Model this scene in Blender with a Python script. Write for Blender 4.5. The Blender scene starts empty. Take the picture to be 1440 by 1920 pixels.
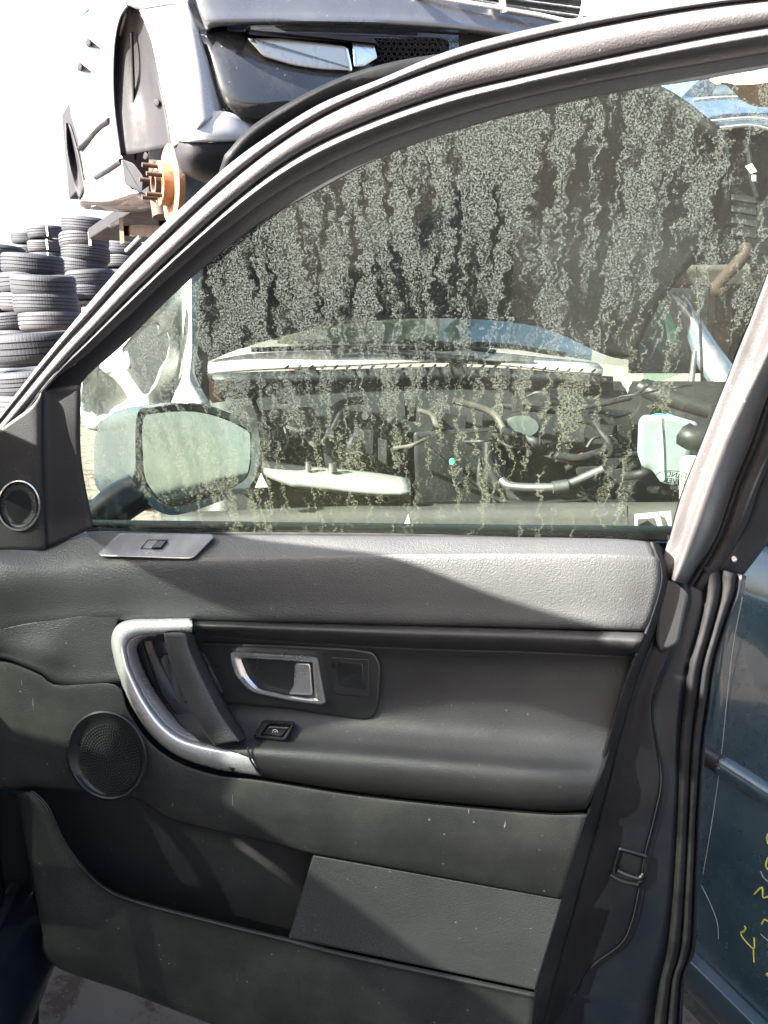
import bpy, math, random
import numpy as np
from mathutils import Vector, Matrix
random.seed(7); np.random.seed(7)
R = math.radians
scene = bpy.context.scene
COL = scene.collection

# ------------------------------------------------------------------ camera
FPX = 1420.0; PITCH = R(13.0); CAM = np.array([0.0, 0.0, 1.5])
cd = bpy.data.cameras.new('camera'); cam = bpy.data.objects.new('camera', cd); COL.objects.link(cam)
cd.sensor_fit = 'HORIZONTAL'; cd.sensor_width = 36.0; cd.lens = 36.0 * FPX / 1440.0
cd.clip_start = 0.02; cd.clip_end = 2000
cam.location = CAM; cam.rotation_euler = (R(90) - PITCH, 0, 0)
scene.camera = cam

# ------------------------------------------------------------------ light
SUN = np.array([0.70, 0.44, -0.52]); SUN = SUN / np.linalg.norm(SUN)      # direction the light travels
w = bpy.data.worlds.new('World'); scene.world = w; w.use_nodes = True
wn = w.node_tree.nodes; wl = w.node_tree.links
sky = wn.new('ShaderNodeTexSky'); sky.sky_type = 'NISHITA'; sky.sun_disc = False
sky.sun_elevation = math.asin(-SUN[2]); sky.sun_rotation = math.atan2(-SUN[0], -SUN[1])
sky.air_density = 1.0; sky.dust_density = 5.0; sky.ozone_density = 1.0
wl.new(sky.outputs[0], wn['Background'].inputs[0]); wn['Background'].inputs[1].default_value = 0.07
sd = bpy.data.lights.new('sun', 'SUN'); sun = bpy.data.objects.new('sun', sd); COL.objects.link(sun)
sd.energy = 5.0; sd.angle = R(0.5); sd.color = (1.0, 0.95, 0.87)
sun.rotation_euler = Vector(SUN).to_track_quat('-Z', 'Y').to_euler(); sun.location = (-6, -3, 8)
vs = scene.view_settings; vs.view_transform = 'Standard'; vs.look = 'None'; vs.gamma = 1; vs.exposure = 3.4
vs.use_curve_mapping = False
try:
    scene.cycles.max_bounces = 10; scene.cycles.transparent_max_bounces = 16
    scene.cycles.caustics_reflective = False; scene.cycles.caustics_refractive = False
    scene.cycles.use_denoising = True
except Exception: pass

# ------------------------------------------------------------------ geometry helpers
def nrm(v): v = np.array(v, float); return v / np.linalg.norm(v)
FWD = np.array([0, math.cos(PITCH), -math.sin(PITCH)]); UPV = np.array([0, math.sin(PITCH), math.cos(PITCH)])
def ray(px, py): return np.array([(px - 720) / FPX, 0, 0]) - (py - 960) / FPX * UPV + FWD
class PL:                                              # a plane in the place; pt() finds the point of it seen at a spot of the photograph
    def __init__(s, o, n): s.o = np.array(o, float); s.n = nrm(n)
    def pt(s, px, py, w=0.0):
        d = ray(px, py); return CAM + d * (((s.o - CAM) @ s.n + w) / (d @ s.n))
def YP(Y): return PL((0, Y, 0), (0, -1, 0))
YAW = R(10)
U = np.array([math.cos(YAW), -math.sin(YAW), 0]); N = np.array([-math.sin(YAW), -math.cos(YAW), 0]); Z = np.array([0, 0, 1.0])
D = PL((0, 1.08, 0), N)                                # door inner skin
BELT = D.pt(720, 1000)
TL = R(11)
WN = PL(BELT, N * math.cos(TL) - Z * math.sin(TL))     # the window leans inwards above the belt
class DWc:
    def pt(s, px, py, w=0.0):
        p = D.pt(px, py, w); return p if p[2] < BELT[2] else WN.pt(px, py, w)
DW = DWc()

WLOC = {}
def mk(name, verts, faces, mat, parent=None, smooth=38, solid=0, face_cam=False, bev=0):
    v = np.array(verts, float); c = (v.min(0) + v.max(0)) / 2
    m = bpy.data.meshes.new(name); m.from_pydata([tuple(p) for p in (v - c)], [], faces); m.update()
    if face_cam:
        s = 0.0
        for p in m.polygons: s += (Vector(CAM - c) - p.center).normalized().dot(p.normal) * p.area
        if s < 0: m.flip_normals()
    if smooth:
        for p in m.polygons: p.use_smooth = True
        m.set_sharp_from_angle(angle=R(smooth))
    o = bpy.data.objects.new(name, m); COL.objects.link(o)
    if mat: m.materials.append(mat)
    WLOC[o] = c
    if parent: o.parent = parent; o.location = c - WLOC[parent]
    else: o.location = c
    if solid:
        md = o.modifiers.new('solid', 'SOLIDIFY'); md.thickness = solid; md.offset = -1
    if bev:
        md = o.modifiers.new('bevel', 'BEVEL'); md.width = bev; md.segments = 2; md.limit_method = 'ANGLE'
    return o
def empty(name, loc, label=None, cat=None, group=None):
    o = bpy.data.objects.new(name, None); COL.objects.link(o); o.location = loc; o.empty_display_size = .1
    WLOC[o] = np.array(loc, float)
    if label: tag(o, label, cat, group)
    return o
def tag(o, label=None, cat=None, group=None, kind=None):
    if label: o['label'] = label
    if cat: o['category'] = cat
    if group: o['group'] = group
    if kind: o['kind'] = kind
    return o
def crs(P, k, closed=False):                           # catmull-rom, k samples per segment
    P = np.array(P, float); n = len(P); out = []
    if n == 2 and not closed: return np.array([P[0] + (P[1] - P[0]) * t for t in np.linspace(0, 1, k + 1)])
    segs = n if closed else n - 1
    for i in range(segs):
        if closed: a, b, c, d = P[i - 1], P[i], P[(i + 1) % n], P[(i + 2) % n]
        else:
            b, c = P[i], P[i + 1]
            a = P[i - 1] if i > 0 else 2 * b - c
            d = P[i + 2] if i + 2 < n else 2 * c - b
        for j in range(k):
            t = j / k
            out.append(.5 * (2 * b + (c - a) * t + (2 * a - 5 * b + 4 * c - d) * t * t + (3 * b - a - 3 * c + d) * t ** 3))
    if not closed: out.append(P[-1])
    return np.array(out)
def rsmp(P, n):                                        # arc-length resample of a smooth line
    Q = crs(P, 14); s = np.r_[0, np.cumsum(np.linalg.norm(np.diff(Q[:, :2], axis=0), axis=1))]
    t = np.linspace(0, s[-1], n)
    return np.stack([np.interp(t, s, Q[:, i]) for i in range(Q.shape[1])], 1)
def loft(name, rows, mat, parent=None, pl=D, nu=44, sub=5, solid=.003, lin=False, smooth=50):
    """rows: list of (points, w) or lists of (px, py, w): a surface through them"""
    RR = []
    for r in rows:
        if isinstance(r, tuple): r = [(x, y, r[1]) for x, y in r[0]]
        r = [(p[0], p[1], p[2] if len(p) > 2 else 0) for p in r]
        RR.append(rsmp(r, nu))
    RR = np.array(RR)
    if lin: G = RR
    else: G = np.stack([crs(RR[:, i], sub) for i in range(nu)], 1)
    nv = len(G)
    V = [pl.pt(*G[i, j]) for i in range(nv) for j in range(nu)]
    Fc = [(i * nu + j, i * nu + j + 1, (i + 1) * nu + j + 1, (i + 1) * nu + j) for i in range(nv - 1) for j in range(nu - 1)]
    return mk(name, V, Fc, mat, parent, smooth, solid, True)
def rpoly(P, r, k=5):                                  # polygon with rounded corners
    P = np.array(P, float); n = len(P); out = []
    rr = r if hasattr(r, '__len__') else [r] * n
    for i in range(n):
        p, a, b = P[i], P[i - 1], P[(i + 1) % n]
        la, lb = np.linalg.norm(a - p), np.linalg.norm(b - p)
        q = min(rr[i], la * .48, lb * .48)
        s, e = p + (a - p) / la * q, p + (b - p) / lb * q
        for j in range(k):
            t = j / (k - 1); out.append((1 - t) ** 2 * s + 2 * t * (1 - t) * p + t * t * e)
    return np.array(out)
def inset(P, d):
    P = np.array(P, float); n = len(P)
    A = sum(P[i][0] * P[(i + 1) % n][1] - P[(i + 1) % n][0] * P[i][1] for i in range(n))
    sg = 1 if A > 0 else -1; out = []
    for i in range(n):
        e1 = P[i] - P[i - 1]; e2 = P[(i + 1) % n] - P[i]
        l1, l2 = np.linalg.norm(e1), np.linalg.norm(e2)
        if l1 < 1e-6 or l2 < 1e-6: out.append(P[i]); continue
        n1 = np.array([-e1[1], e1[0]]) / l1 * sg; n2 = np.array([-e2[1], e2[0]]) / l2 * sg
        m = n1 + n2; q = m @ m
        m = m / q * 2 if q > .3 else n1
        out.append(P[i] + m * d)
    return np.array(out)
def rings(name, loops, mat, parent=None, pl=D, cap=True, back=False, smooth=38):
    """closed loops of equal point count, each (points, w)"""
    V, Fc = [], []; n = len(loops[0][0])
    for P, w_ in loops:
        for i, p in enumerate(P): V.append(pl.pt(p[0], p[1], w_[i] if hasattr(w_, '__len__') else w_))
    for k in range(len(loops) - 1):
        for i in range(n):
            j = (i + 1) % n; Fc.append((k * n + i, k * n + j, (k + 1) * n + j, (k + 1) * n + i))
    if cap: Fc.append(tuple((len(loops) - 1) * n + i for i in range(n)))
    if back: Fc.append(tuple(reversed(range(n))))
    o = mk(name, V, Fc, mat, parent, smooth, 0, True)
    for p in o.data.polygons:
        if len(p.vertices) > 4: p.use_smooth = False
    return o
def plate(name, P, mat, parent=None, w0=0, w1=.004, r=4, bev=3, pl=D, back=True, k=5, lean=0):
    """a solid slab seen at outline P, its front at w1, its back at w0, edges rounded by bev (pixels)"""
    Q = rpoly(P, r, k) if r else np.array(P, float)
    q1 = inset(Q, bev * .3); q2 = inset(Q, bev); h = bev * .00078 * .8
    return rings(name, [(Q, w0), (Q, w1 - h), (q1, w1 - h * .3), (q2, w1)], mat, parent, pl, True, back)
def tube(name, pts, r, mat, parent=None, seg=8, k=6, flat=1.0, smooth=60):
    P = crs(np.array(pts, float), k); n = len(P)
    rr = np.interp(np.linspace(0, 1, n), np.linspace(0, 1, len(r)), r) if hasattr(r, '__len__') else [r] * n
    V, Fc = [], []; t0 = nrm(P[1] - P[0]); ref = np.array([0, 0, 1.0]) if abs(t0[2]) < .9 else np.array([1.0, 0, 0])
    a = nrm(np.cross(t0, ref))
    for i in range(n):
        t = nrm(P[min(i + 1, n - 1)] - P[max(i - 1, 0)]); a = nrm(a - t * (a @ t)); b = np.cross(t, a)
        for j in range(seg):
            th = 2 * math.pi * j / seg; V.append(P[i] + rr[i] * (math.cos(th) * a + flat * math.sin(th) * b))
    for i in range(n - 1):
        for j in range(seg):
            q = (j + 1) % seg; Fc.append((i * seg + j, i * seg + q, (i + 1) * seg + q, (i + 1) * seg + j))
    Fc.append(tuple(reversed(range(seg)))); Fc.append(tuple((n - 1) * seg + j for j in range(seg)))
    return mk(name, V, Fc, mat, parent, smooth)
def tpx(name, pts, r, mat, parent=None, pl=D, **kw): return tube(name, [pl.pt(*p) for p in pts], r, mat, parent, **kw)
def box(name, c, ax, half, mat, parent=None, bev=.01):
    V = []; A = [nrm(a) for a in ax]
    for sx in (-1, 1):
        for sy in (-1, 1):
            for sz in (-1, 1): V.append(np.array(c, float) + sx * half[0] * A[0] + sy * half[1] * A[1] + sz * half[2] * A[2])
    Fc = [(0, 1, 3, 2), (4, 6, 7, 5), (0, 4, 5, 1), (2, 3, 7, 6), (0, 2, 6, 4), (1, 5, 7, 3)]
    o = mk(name, V, Fc, mat, parent, 0, 0, False, bev); o.data.update(); return o
def poly3(name, pts, mat, parent=None, solid=.004, smooth=0):
    return mk(name, pts, [tuple(range(len(pts)))], mat, parent, smooth, solid, True)
def quadgrid(name, rows, mat, parent=None, nu=12, sub=4, solid=.01, smooth=50):
    """surface through rows of 3D points"""
    RR = np.array([crs(np.array(r, float), max(2, nu // max(1, len(r) - 1))) for r in rows])
    G = np.stack([crs(RR[:, i], sub) for i in range(RR.shape[1])], 1); nv, n = G.shape[:2]
    Fc = [(i * n + j, i * n + j + 1, (i + 1) * n + j + 1, (i + 1) * n + j) for i in range(nv - 1) for j in range(n - 1)]
    return mk(name, G.reshape(-1, 3), Fc, mat, parent, smooth, solid, True)
def ell(cx, cy, rx, ry, n=48, rot=0, a0=0):
    return np.array([(cx + rx * math.cos(t) * math.cos(rot) - ry * math.sin(t) * math.sin(rot),
                      cy + rx * math.cos(t) * math.sin(rot) + ry * math.sin(t) * math.cos(rot)) for t in np.linspace(0, 2 * math.pi, n, endpoint=False) + a0])

# ------------------------------------------------------------------ materials
def newmat(name):
    m = bpy.data.materials.new(name); m.use_nodes = True; nt = m.node_tree; nt.nodes.clear()
    out = nt.nodes.new('ShaderNodeOutputMaterial'); return m, nt, out
def nd(nt, t, **kw):
    n = nt.nodes.new(t)
    for k, v in kw.items():
        if k in ('operation', 'data_type', 'blend_type', 'feature', 'interpolation_type', 'noise_dimensions'): setattr(n, k, v)
        else: n.inputs[k].default_value = v
    return n
def noise(nt, scale, detail=2, rough=.5, vec=None, dist=0):
    n = nd(nt, 'ShaderNodeTexNoise', Scale=scale, Detail=detail, Roughness=rough, Distortion=dist)
    if vec is not None: nt.links.new(vec, n.inputs['Vector'])
    return n.outputs['Fac']
def sstep(nt, v, a, b, lo=0, hi=1):
    n = nt.nodes.new('ShaderNodeMapRange'); n.interpolation_type = 'SMOOTHSTEP'
    for i, x in zip((1, 2, 3, 4), (a, b, lo, hi)): n.inputs[i].default_value = x
    nt.links.new(v, n.inputs[0]); return n.outputs[0]
def mth(nt, op, a, b=None, clamp=False):
    n = nt.nodes.new('ShaderNodeMath'); n.operation = op; n.use_clamp = clamp
    for i, x in enumerate((a, b)):
        if x is None: continue
        if isinstance(x, (int, float)): n.inputs[i].default_value = x
        else: nt.links.new(x, n.inputs[i])
    return n.outputs[0]
def mixc(nt, f, a, b):
    n = nt.nodes.new('ShaderNodeMix'); n.data_type = 'RGBA'
    for i, x in ((0, f), (6, a), (7, b)):
        if isinstance(x, (int, float)): n.inputs[i].default_value = x
        elif isinstance(x, tuple): n.inputs[i].default_value = (*x, 1) if len(x) == 3 else x
        else: nt.links.new(x, n.inputs[i])
    return n.outputs[2]
def surf(name, col, rough=.5, metal=0, spec=.5, grain=0, gs=600, var=.15, vs_=6, dust=0, dustcol=(.25, .24, .22), coat=0, scr=0, rust=None, speck=0, specks=90, flake=0):
    m, nt, out = newmat(name); L = nt.links
    b = nt.nodes.new('ShaderNodeBsdfPrincipled'); L.new(b.outputs[0], out.inputs[0])
    tc = nt.nodes.new('ShaderNodeTexCoord').outputs['Object']
    c = mixc(nt, noise(nt, vs_, 4, .6, tc), tuple(x * (1 - var) for x in col), tuple(min(1, x * (1 + var)) for x in col))
    if rust:
        c = mixc(nt, sstep(nt, noise(nt, rust[1], 6, .65, tc), rust[2], rust[2] + .12), c, rust[0])
    if dust:
        d = mth(nt, 'MULTIPLY', sstep(nt, noise(nt, 6, 8, .72, tc), .40, .70), dust); c = mixc(nt, d, c, dustcol)
    if speck:
        v = nd(nt, 'ShaderNodeTexVoronoi', Scale=specks); L.new(tc, v.inputs['Vector'])
        d = mth(nt, 'MULTIPLY', sstep(nt, v.outputs['Distance'], .05, .12, 1, 0), sstep(nt, noise(nt, 14, 2, .5, tc), .52, .62))
        c = mixc(nt, mth(nt, 'MULTIPLY', d, speck), c, (.45, .44, .42))
    if scr:
        mp = nt.nodes.new('ShaderNodeMapping'); L.new(tc, mp.inputs[0]); mp.inputs['Scale'].default_value = (160, 160, 3); mp.inputs['Rotation'].default_value = (.35, .5, .2)
        s = sstep(nt, noise(nt, 1, 3, .6, mp.outputs[0]), .70, .74)
        s = mth(nt, 'MULTIPLY', s, sstep(nt, noise(nt, 7, 2, .5, tc), .5, .65)); c = mixc(nt, mth(nt, 'MULTIPLY', s, scr), c, (.35, .35, .34))
    L.new(c, b.inputs['Base Color'])
    r_ = sstep(nt, noise(nt, 7, 7, .7, tc), .3, .7, max(.02, rough - .1), min(1, rough + .12)); L.new(r_, b.inputs['Roughness'])
    b.inputs['Metallic'].default_value = metal; b.inputs['Specular IOR Level'].default_value = spec
    if coat: b.inputs['Coat Weight'].default_value = coat; b.inputs['Coat Roughness'].default_value = .04
    if grain:
        bp = nd(nt, 'ShaderNodeBump', Strength=grain, Distance=.0022)
        L.new(noise(nt, gs, 3, .55, tc), bp.inputs['Height']); L.new(bp.outputs[0], b.inputs['Normal'])
    return m
def glassmat(name, tint, refl_rough=.0, dirt=0):
    m, nt, out = newmat(name); L = nt.links
    tr = nd(nt, 'ShaderNodeBsdfTransparent', Color=(*tint, 1)); gl = nd(nt, 'ShaderNodeBsdfGlossy', Roughness=refl_rough)
    fr = nd(nt, 'ShaderNodeFresnel', IOR=1.45); mx = nt.nodes.new('ShaderNodeMixShader')
    L.new(fr.outputs[0], mx.inputs[0]); L.new(tr.outputs[0], mx.inputs[1]); L.new(gl.outputs[0], mx.inputs[2])
    last = mx.outputs[0]
    if dirt:
        tc = nt.nodes.new('ShaderNodeTexCoord').outputs['Object']
        df = nd(nt, 'ShaderNodeBsdfDiffuse', Color=(.3, .29, .25, 1)); m2 = nt.nodes.new('ShaderNodeMixShader')
        L.new(sstep(nt, noise(nt, 5, 6, .7, tc), .35, .8, dirt * .4, dirt), m2.inputs[0]); L.new(last, m2.inputs[1]); L.new(df.outputs[0], m2.inputs[2]); last = m2.outputs[0]
    L.new(last, out.inputs[0]); return m
def streaked_glass():
    """side glass with dried dirt left by running drops: speckled columns, dense above and towards the front"""
    m, nt, out = newmat('streaked_glass'); L = nt.links
    tr = nd(nt, 'ShaderNodeBsdfTransparent', Color=(.64, .75, .69, 1)); gl = nd(nt, 'ShaderNodeBsdfGlossy', Roughness=.0)
    fr = nd(nt, 'ShaderNodeFresnel', IOR=1.45); mx = nt.nodes.new('ShaderNodeMixShader')
    L.new(fr.outputs[0], mx.inputs[0]); L.new(tr.outputs[0], mx.inputs[1]); L.new(gl.outputs[0], mx.inputs[2])
    tc = nt.nodes.new('ShaderNodeTexCoord').outputs['Object']
    sp = nt.nodes.new('ShaderNodeSeparateXYZ'); L.new(tc, sp.inputs[0])
    X, Zc = sp.outputs[0], sp.outputs[2]
    # shear: the streaks lean a little towards the front
    sh = mth(nt, 'ADD', X, mth(nt, 'MULTIPLY', Zc, mth(nt, 'MULTIPLY', mth(nt, 'SUBTRACT', .1, X), .35)))
    wob = mth(nt, 'MULTIPLY', mth(nt, 'SUBTRACT', noise(nt, 55, 3, .6, tc), .5), .05)
    cb = nt.nodes.new('ShaderNodeCombineXYZ')
    L.new(mth(nt, 'MULTIPLY', mth(nt, 'ADD', sh, wob), 84), cb.inputs[0]); L.new(mth(nt, 'MULTIPLY', Zc, 7.5), cb.inputs[1])
    col = noise(nt, 1, 3, .55, cb.outputs[0])
    cb2 = nt.nodes.new('ShaderNodeCombineXYZ')
    L.new(mth(nt, 'MULTIPLY', mth(nt, 'ADD', sh, wob), 23), cb2.inputs[0]); L.new(mth(nt, 'MULTIPLY', Zc, 4.5), cb2.inputs[1]); cb2.inputs[2].default_value = 3.7
    big = noise(nt, 1, 3, .6, cb2.outputs[0])
    # density: more at the top and the front of the pane
    den = mth(nt, 'ADD', mth(nt, 'MULTIPLY', Zc, .27), mth(nt, 'MULTIPLY', X, -.13))
    v = mth(nt, 'ADD', mth(nt, 'ADD', mth(nt, 'MULTIPLY', col, .9), mth(nt, 'MULTIPLY', big, .3)), den)
    cov = sstep(nt, v, .56, .64)
    spk = noise(nt, 520, 4, .7, tc)
    spm = sstep(nt, spk, .45, .55)
    fine = noise(nt, 900, 2, .6, tc)
    a = mth(nt, 'MULTIPLY', mth(nt, 'MULTIPLY', cov, spm), sstep(nt, fine, .3, .7, .62, 1))
    # a few loose specks and a thin film everywhere
    loose = mth(nt, 'MULTIPLY', sstep(nt, noise(nt, 520, 2, .5, tc), .62, .70), sstep(nt, noise(nt, 6, 3, .6, tc), .35, .7, .08, .5))
    film = sstep(nt, noise(nt, 4, 5, .6, tc), .3, .8, .015, .065)
    a = mth(nt, 'MAXIMUM', mth(nt, 'MULTIPLY', a, .7), mth(nt, 'MAXIMUM', loose, film), True)
    dc = mixc(nt, noise(nt, 240, 2, .5, tc), (.055, .066, .061), (.150, .168, .150))
    dc = mixc(nt, sstep(nt, mth(nt, 'ADD', Zc, mth(nt, 'MULTIPLY', X, -.25)), .02, -.22, 0, .65), dc, mixc(nt, noise(nt, 240, 2, .5, tc), (.08, .088, .05), (.21, .225, .135)))
    df = nt.nodes.new('ShaderNodeBsdfDiffuse'); L.new(dc, df.inputs[0]); tl = nt.nodes.new('ShaderNodeBsdfTranslucent'); L.new(dc, tl.inputs[0])
    md = nt.nodes.new('ShaderNodeMixShader'); md.inputs[0].default_value = .25; L.new(df.outputs[0], md.inputs[1]); L.new(tl.outputs[0], md.inputs[2])
    m2 = nt.nodes.new('ShaderNodeMixShader'); L.new(a, m2.inputs[0]); L.new(mx.outputs[0], m2.inputs[1]); L.new(md.outputs[0], m2.inputs[2])
    L.new(m2.outputs[0], out.inputs[0]); return m

M = {}
M['plastic'] = surf('door_plastic', (.040, .041, .042), .46, grain=.6, gs=430, var=.14, speck=.25, specks=60, dust=.12, dustcol=(.09, .085, .075))
M['shadeplastic'] = surf('door_plastic_shaded', (.022, .022, .023), .42, spec=.36, grain=.35, gs=700, var=.1, speck=.2, specks=70, dust=.08, dustcol=(.09, .085, .08))  # same door plastic, base colour darkened where direct sun does not reach
M['lowshadeplastic'] = surf('lower_plastic_shaded', (.021, .0215, .021), .5, spec=.36, grain=.4, gs=500, var=.15, dust=.18, dustcol=(.10, .095, .08), speck=.3, specks=55, scr=.8)  # lower door plastic: shade put into a darker base colour, plus real dust and scuffs
M['frame'] = surf('frame_vinyl', (.070, .068, .072), .42, grain=.35, gs=450, var=.12, dust=.25, dustcol=(.13, .125, .125), speck=.5)
M['rubber'] = surf('rubber', (.007, .007, .0085), .75, spec=.2, grain=.2, gs=300, dust=.08)
M['black'] = surf('matt_black', (.007, .0075, .009), .6, grain=.2, gs=500)
M['gloss'] = surf('gloss_black', (.012, .013, .014), .12, spec=.6, var=.1, dust=.12, dustcol=(.1, .1, .09))
M['satin'] = surf('satin_black', (.016, .017, .018), .32, grain=.1, gs=600)
M['chrome'] = surf('satin_chrome', (.92, .92, .92), .24, metal=.6, var=.05, dust=.25, dustcol=(.3, .3, .28))
M['gun'] = surf('gunmetal', (.55, .56, .56), .26, metal=.8, var=.05, dust=.12)
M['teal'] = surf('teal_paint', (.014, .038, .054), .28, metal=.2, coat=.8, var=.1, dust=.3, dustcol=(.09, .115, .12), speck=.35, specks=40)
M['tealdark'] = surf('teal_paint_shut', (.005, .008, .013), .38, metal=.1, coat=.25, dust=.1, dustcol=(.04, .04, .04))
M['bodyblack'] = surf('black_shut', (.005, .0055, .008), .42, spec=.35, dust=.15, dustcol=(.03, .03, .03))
M['window'] = streaked_glass()
M['tint'] = glassmat('tinted_glass', (.15, .168, .15))
M['clear'] = glassmat('clear_glass', (.75, .84, .8), 0, .08)
M['mirror'] = surf('mirror_glass', (.75, .8, .78), .03, metal=1, var=.02, dust=.18, dustcol=(.4, .42, .38))

exec_parts = []
# ================================================================== setting
def ground_mat():
    m, nt, out = newmat('yard_ground'); L = nt.links
    b = nt.nodes.new('ShaderNodeBsdfPrincipled'); L.new(b.outputs[0], out.inputs[0]); tc = nt.nodes.new('ShaderNodeTexCoord').outputs['Object']
    c = mixc(nt, noise(nt, 1.3, 6, .6, tc), (.105, .08, .065), (.17, .14, .118))
    c = mixc(nt, sstep(nt, noise(nt, 7, 6, .7, tc), .5, .62), c, (.06, .036, .025))
    c = mixc(nt, sstep(nt, noise(nt, 90, 3, .6, tc), .6, .7), c, (.17, .14, .12))
    L.new(c, b.inputs['Base Color']); b.inputs['Roughness'].default_value = .9
    bp = nd(nt, 'ShaderNodeBump', Strength=.7, Distance=.01); L.new(noise(nt, 40, 6, .7, tc), bp.inputs['Height']); L.new(bp.outputs[0], b.inputs['Normal'])
    return m
g = mk('ground', [(-400, -400, 0), (400, -400, 0), (400, 400, 0), (-400, 400, 0)], [(0, 1, 2, 3)], ground_mat(), None, 0)
g['kind'] = 'structure'

# ================================================================== the open door
def lerp2(A, B, t, n=60):
    a, b = rsmp(A, n), rsmp(B, n); return a * (1 - t) + b * t
def band(name, A, B, prof, mat, parent, pl=D, nu=60, sub=4, solid=.003, lin=False):
    """a strip between two lines of the photograph with a cross-section prof = [(t, w)]"""
    rows = []
    for t, w_ in prof:
        P = lerp2(A, B, t, nu); rows.append([(p[0], p[1], w_) for p in P])
    RR = np.array(rows); G = RR if lin else np.stack([crs(RR[:, i], sub) for i in range(nu)], 1); nv = len(G)
    V = [pl.pt(*G[i, j]) for i in range(nv) for j in range(nu)]
    Fc = [(i * nu + j, i * nu + j + 1, (i + 1) * nu + j + 1, (i + 1) * nu + j) for i in range(nv - 1) for j in range(nu - 1)]
    return mk(name, V, Fc, mat, parent, 50, solid, True)

door_base = D.pt(300, 1860); door_base[2] = .3
door = empty('car_door', door_base, 'open dark car door with chrome grab handle, dirt-streaked window and grey inner trim', 'car door')

# --- structure of the door
skin = [(-110, 1020), (172, 1004), (700, 1010), (1254, 1016), (1330, 1060), (1345, 1180), (1315, 1300), (1300, 1500), (1290, 1700), (1270, 1850), (1250, 2120), (900, 2105), (400, 1922), (98, 1806), (44, 1500), (-110, 1440)]
plate('outer_skin', skin, M['teal'], door, -.115, -.068, r=8, bev=4)
# --- window frame, bands from outside to the glass
SIL = [(-60, 850), (0, 777), (70, 687), (127, 617), (183, 550), (250, 475), (350, 380), (425, 312), (500, 257), (600, 195), (720, 145), (820, 103), (920, 72), (1070, 38), (1170, 20), (1345, -4), (1520, -26)]
GA = [(-60, 866), (0, 793), (110, 660), (167, 600), (240, 520), (333, 430), (410, 360), (500, 287), (600, 222), (720, 166), (845, 120), (970, 84), (1120, 50), (1320, 14), (1520, -8)]
GB = [(-60, 888), (20, 800), (117, 687), (213, 587), (300, 503), (387, 423), (450, 368), (520, 315), (600, 268), (720, 217), (845, 175), (970, 145), (1095, 117), (1220, 90), (1345, 65), (1520, 36)]
RB = [(-60, 925), (40, 790), (78, 738), (104, 710), (160, 667), (247, 587), (333, 507), (480, 390), (600, 318), (720, 264), (870, 214), (1000, 180), (1145, 150), (1330, 118), (1520, 86)]
GE = [(138, 800), (141, 765), (146, 733), (163, 705), (233, 643), (317, 560), (380, 503), (480, 423), (600, 355), (720, 292), (870, 240), (1000, 204), (1145, 174), (1220, 163), (1330, 147), (1520, 112)]
band('frame_outer_seal', SIL, GA, [(0, -.02), (.02, .002), (.35, .010), (.75, .007), (1, -.005)], M['frame'], door, WN, nu=80)
band('frame_trim', GA, GB, [(0, -.004), (.05, .006), (.4, .013), (.8, .010), (.95, .004), (1, -.006)], M['frame'], door, WN, nu=80)
band('frame_inner_roll', GB, RB, [(0, -.005), (.05, .003), (.28, .011), (.48, .006), (.7, -.003), (1, -.006)], M['frame'], door, WN, nu=80)
band('window_channel', RB[2:], GE, [(0, -.006), (.12, -.0062), (.8, -.0065), (1, -.0067)], M['black'], door, WN, nu=80)
# --- rear pillar of the frame
GR = [(1238, 1062), (1256, 1002), (1275, 931), (1312, 837), (1350, 740), (1391, 639), (1440, 507), (1490, 370), (1530, 240), (1560, 110)]
B1 = [(1250, 1074), (1276, 1016), (1296, 945), (1332, 851), (1368, 754), (1408, 655), (1458, 520), (1508, 384), (1548, 254), (1578, 120)]
B2 = [(1262, 1088), (1294, 1000), (1324, 912), (1360, 815), (1396, 740), (1440, 648), (1484, 530), (1534, 398), (1574, 268), (1604, 130)]
B3 = [(1290, 1098), (1345, 1000), (1376, 908), (1408, 830), (1438, 745), (1478, 652), (1526, 535), (1576, 402), (1616, 272), (1646, 136)]
B4 = [(1300, 1100), (1357, 1000), (1388, 908), (1422, 830), (1452, 745), (1494, 652), (1546, 535), (1596, 402), (1636, 272), (1666, 136)]
B5 = [(1318, 1110), (1392, 1000), (1426, 908), (1462, 830), (1496, 745), (1540, 652), (1592, 535), (1640, 402), (1680, 272), (1710, 136)]
B6 = [(1345, 1140), (1446, 1008), (1484, 920), (1524, 840), (1556, 755), (1600, 660), (1650, 540), (1700, 402), (1740, 272), (1770, 136)]
def brow(P, w_): return ([tuple(p) for p in P], w_)
M['pillar'] = surf('pillar_vinyl', (.048, .045, .047), .42, grain=.3, gs=420, var=.12, dust=.3, dustcol=(.10, .095, .09), speck=.6)
loft('pillar_trim', [brow(GR, -.009), brow(lerp2(GR, B1, .35, 12), -.006), brow(B1, -.004), brow(lerp2(B1, B2, .5, 12), .002), brow(B2, .022), brow(lerp2(B2, B3, .35, 12), .018), brow(lerp2(B2, B3, .75, 12), -.014), brow(B3, -.034)], M['pillar'], door, DW, nu=60)
loft('pillar_seal', [brow(B3, -.028), brow(lerp2(B3, B4, .5, 12), -.018), brow(B4, -.024)], M['rubber'], door, DW, nu=60)
loft('pillar_channel', [brow(B4, -.03), brow(lerp2(B4, B5, .3, 12), -.018), brow(lerp2(B4, B5, .8, 12), -.02), brow(B5, -.04)], M['rubber'], door, DW, nu=60)
loft('pillar_outer_face', [brow(B5, -.045), brow(B6, -.055)], M['bodyblack'], door, DW, nu=60)

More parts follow.
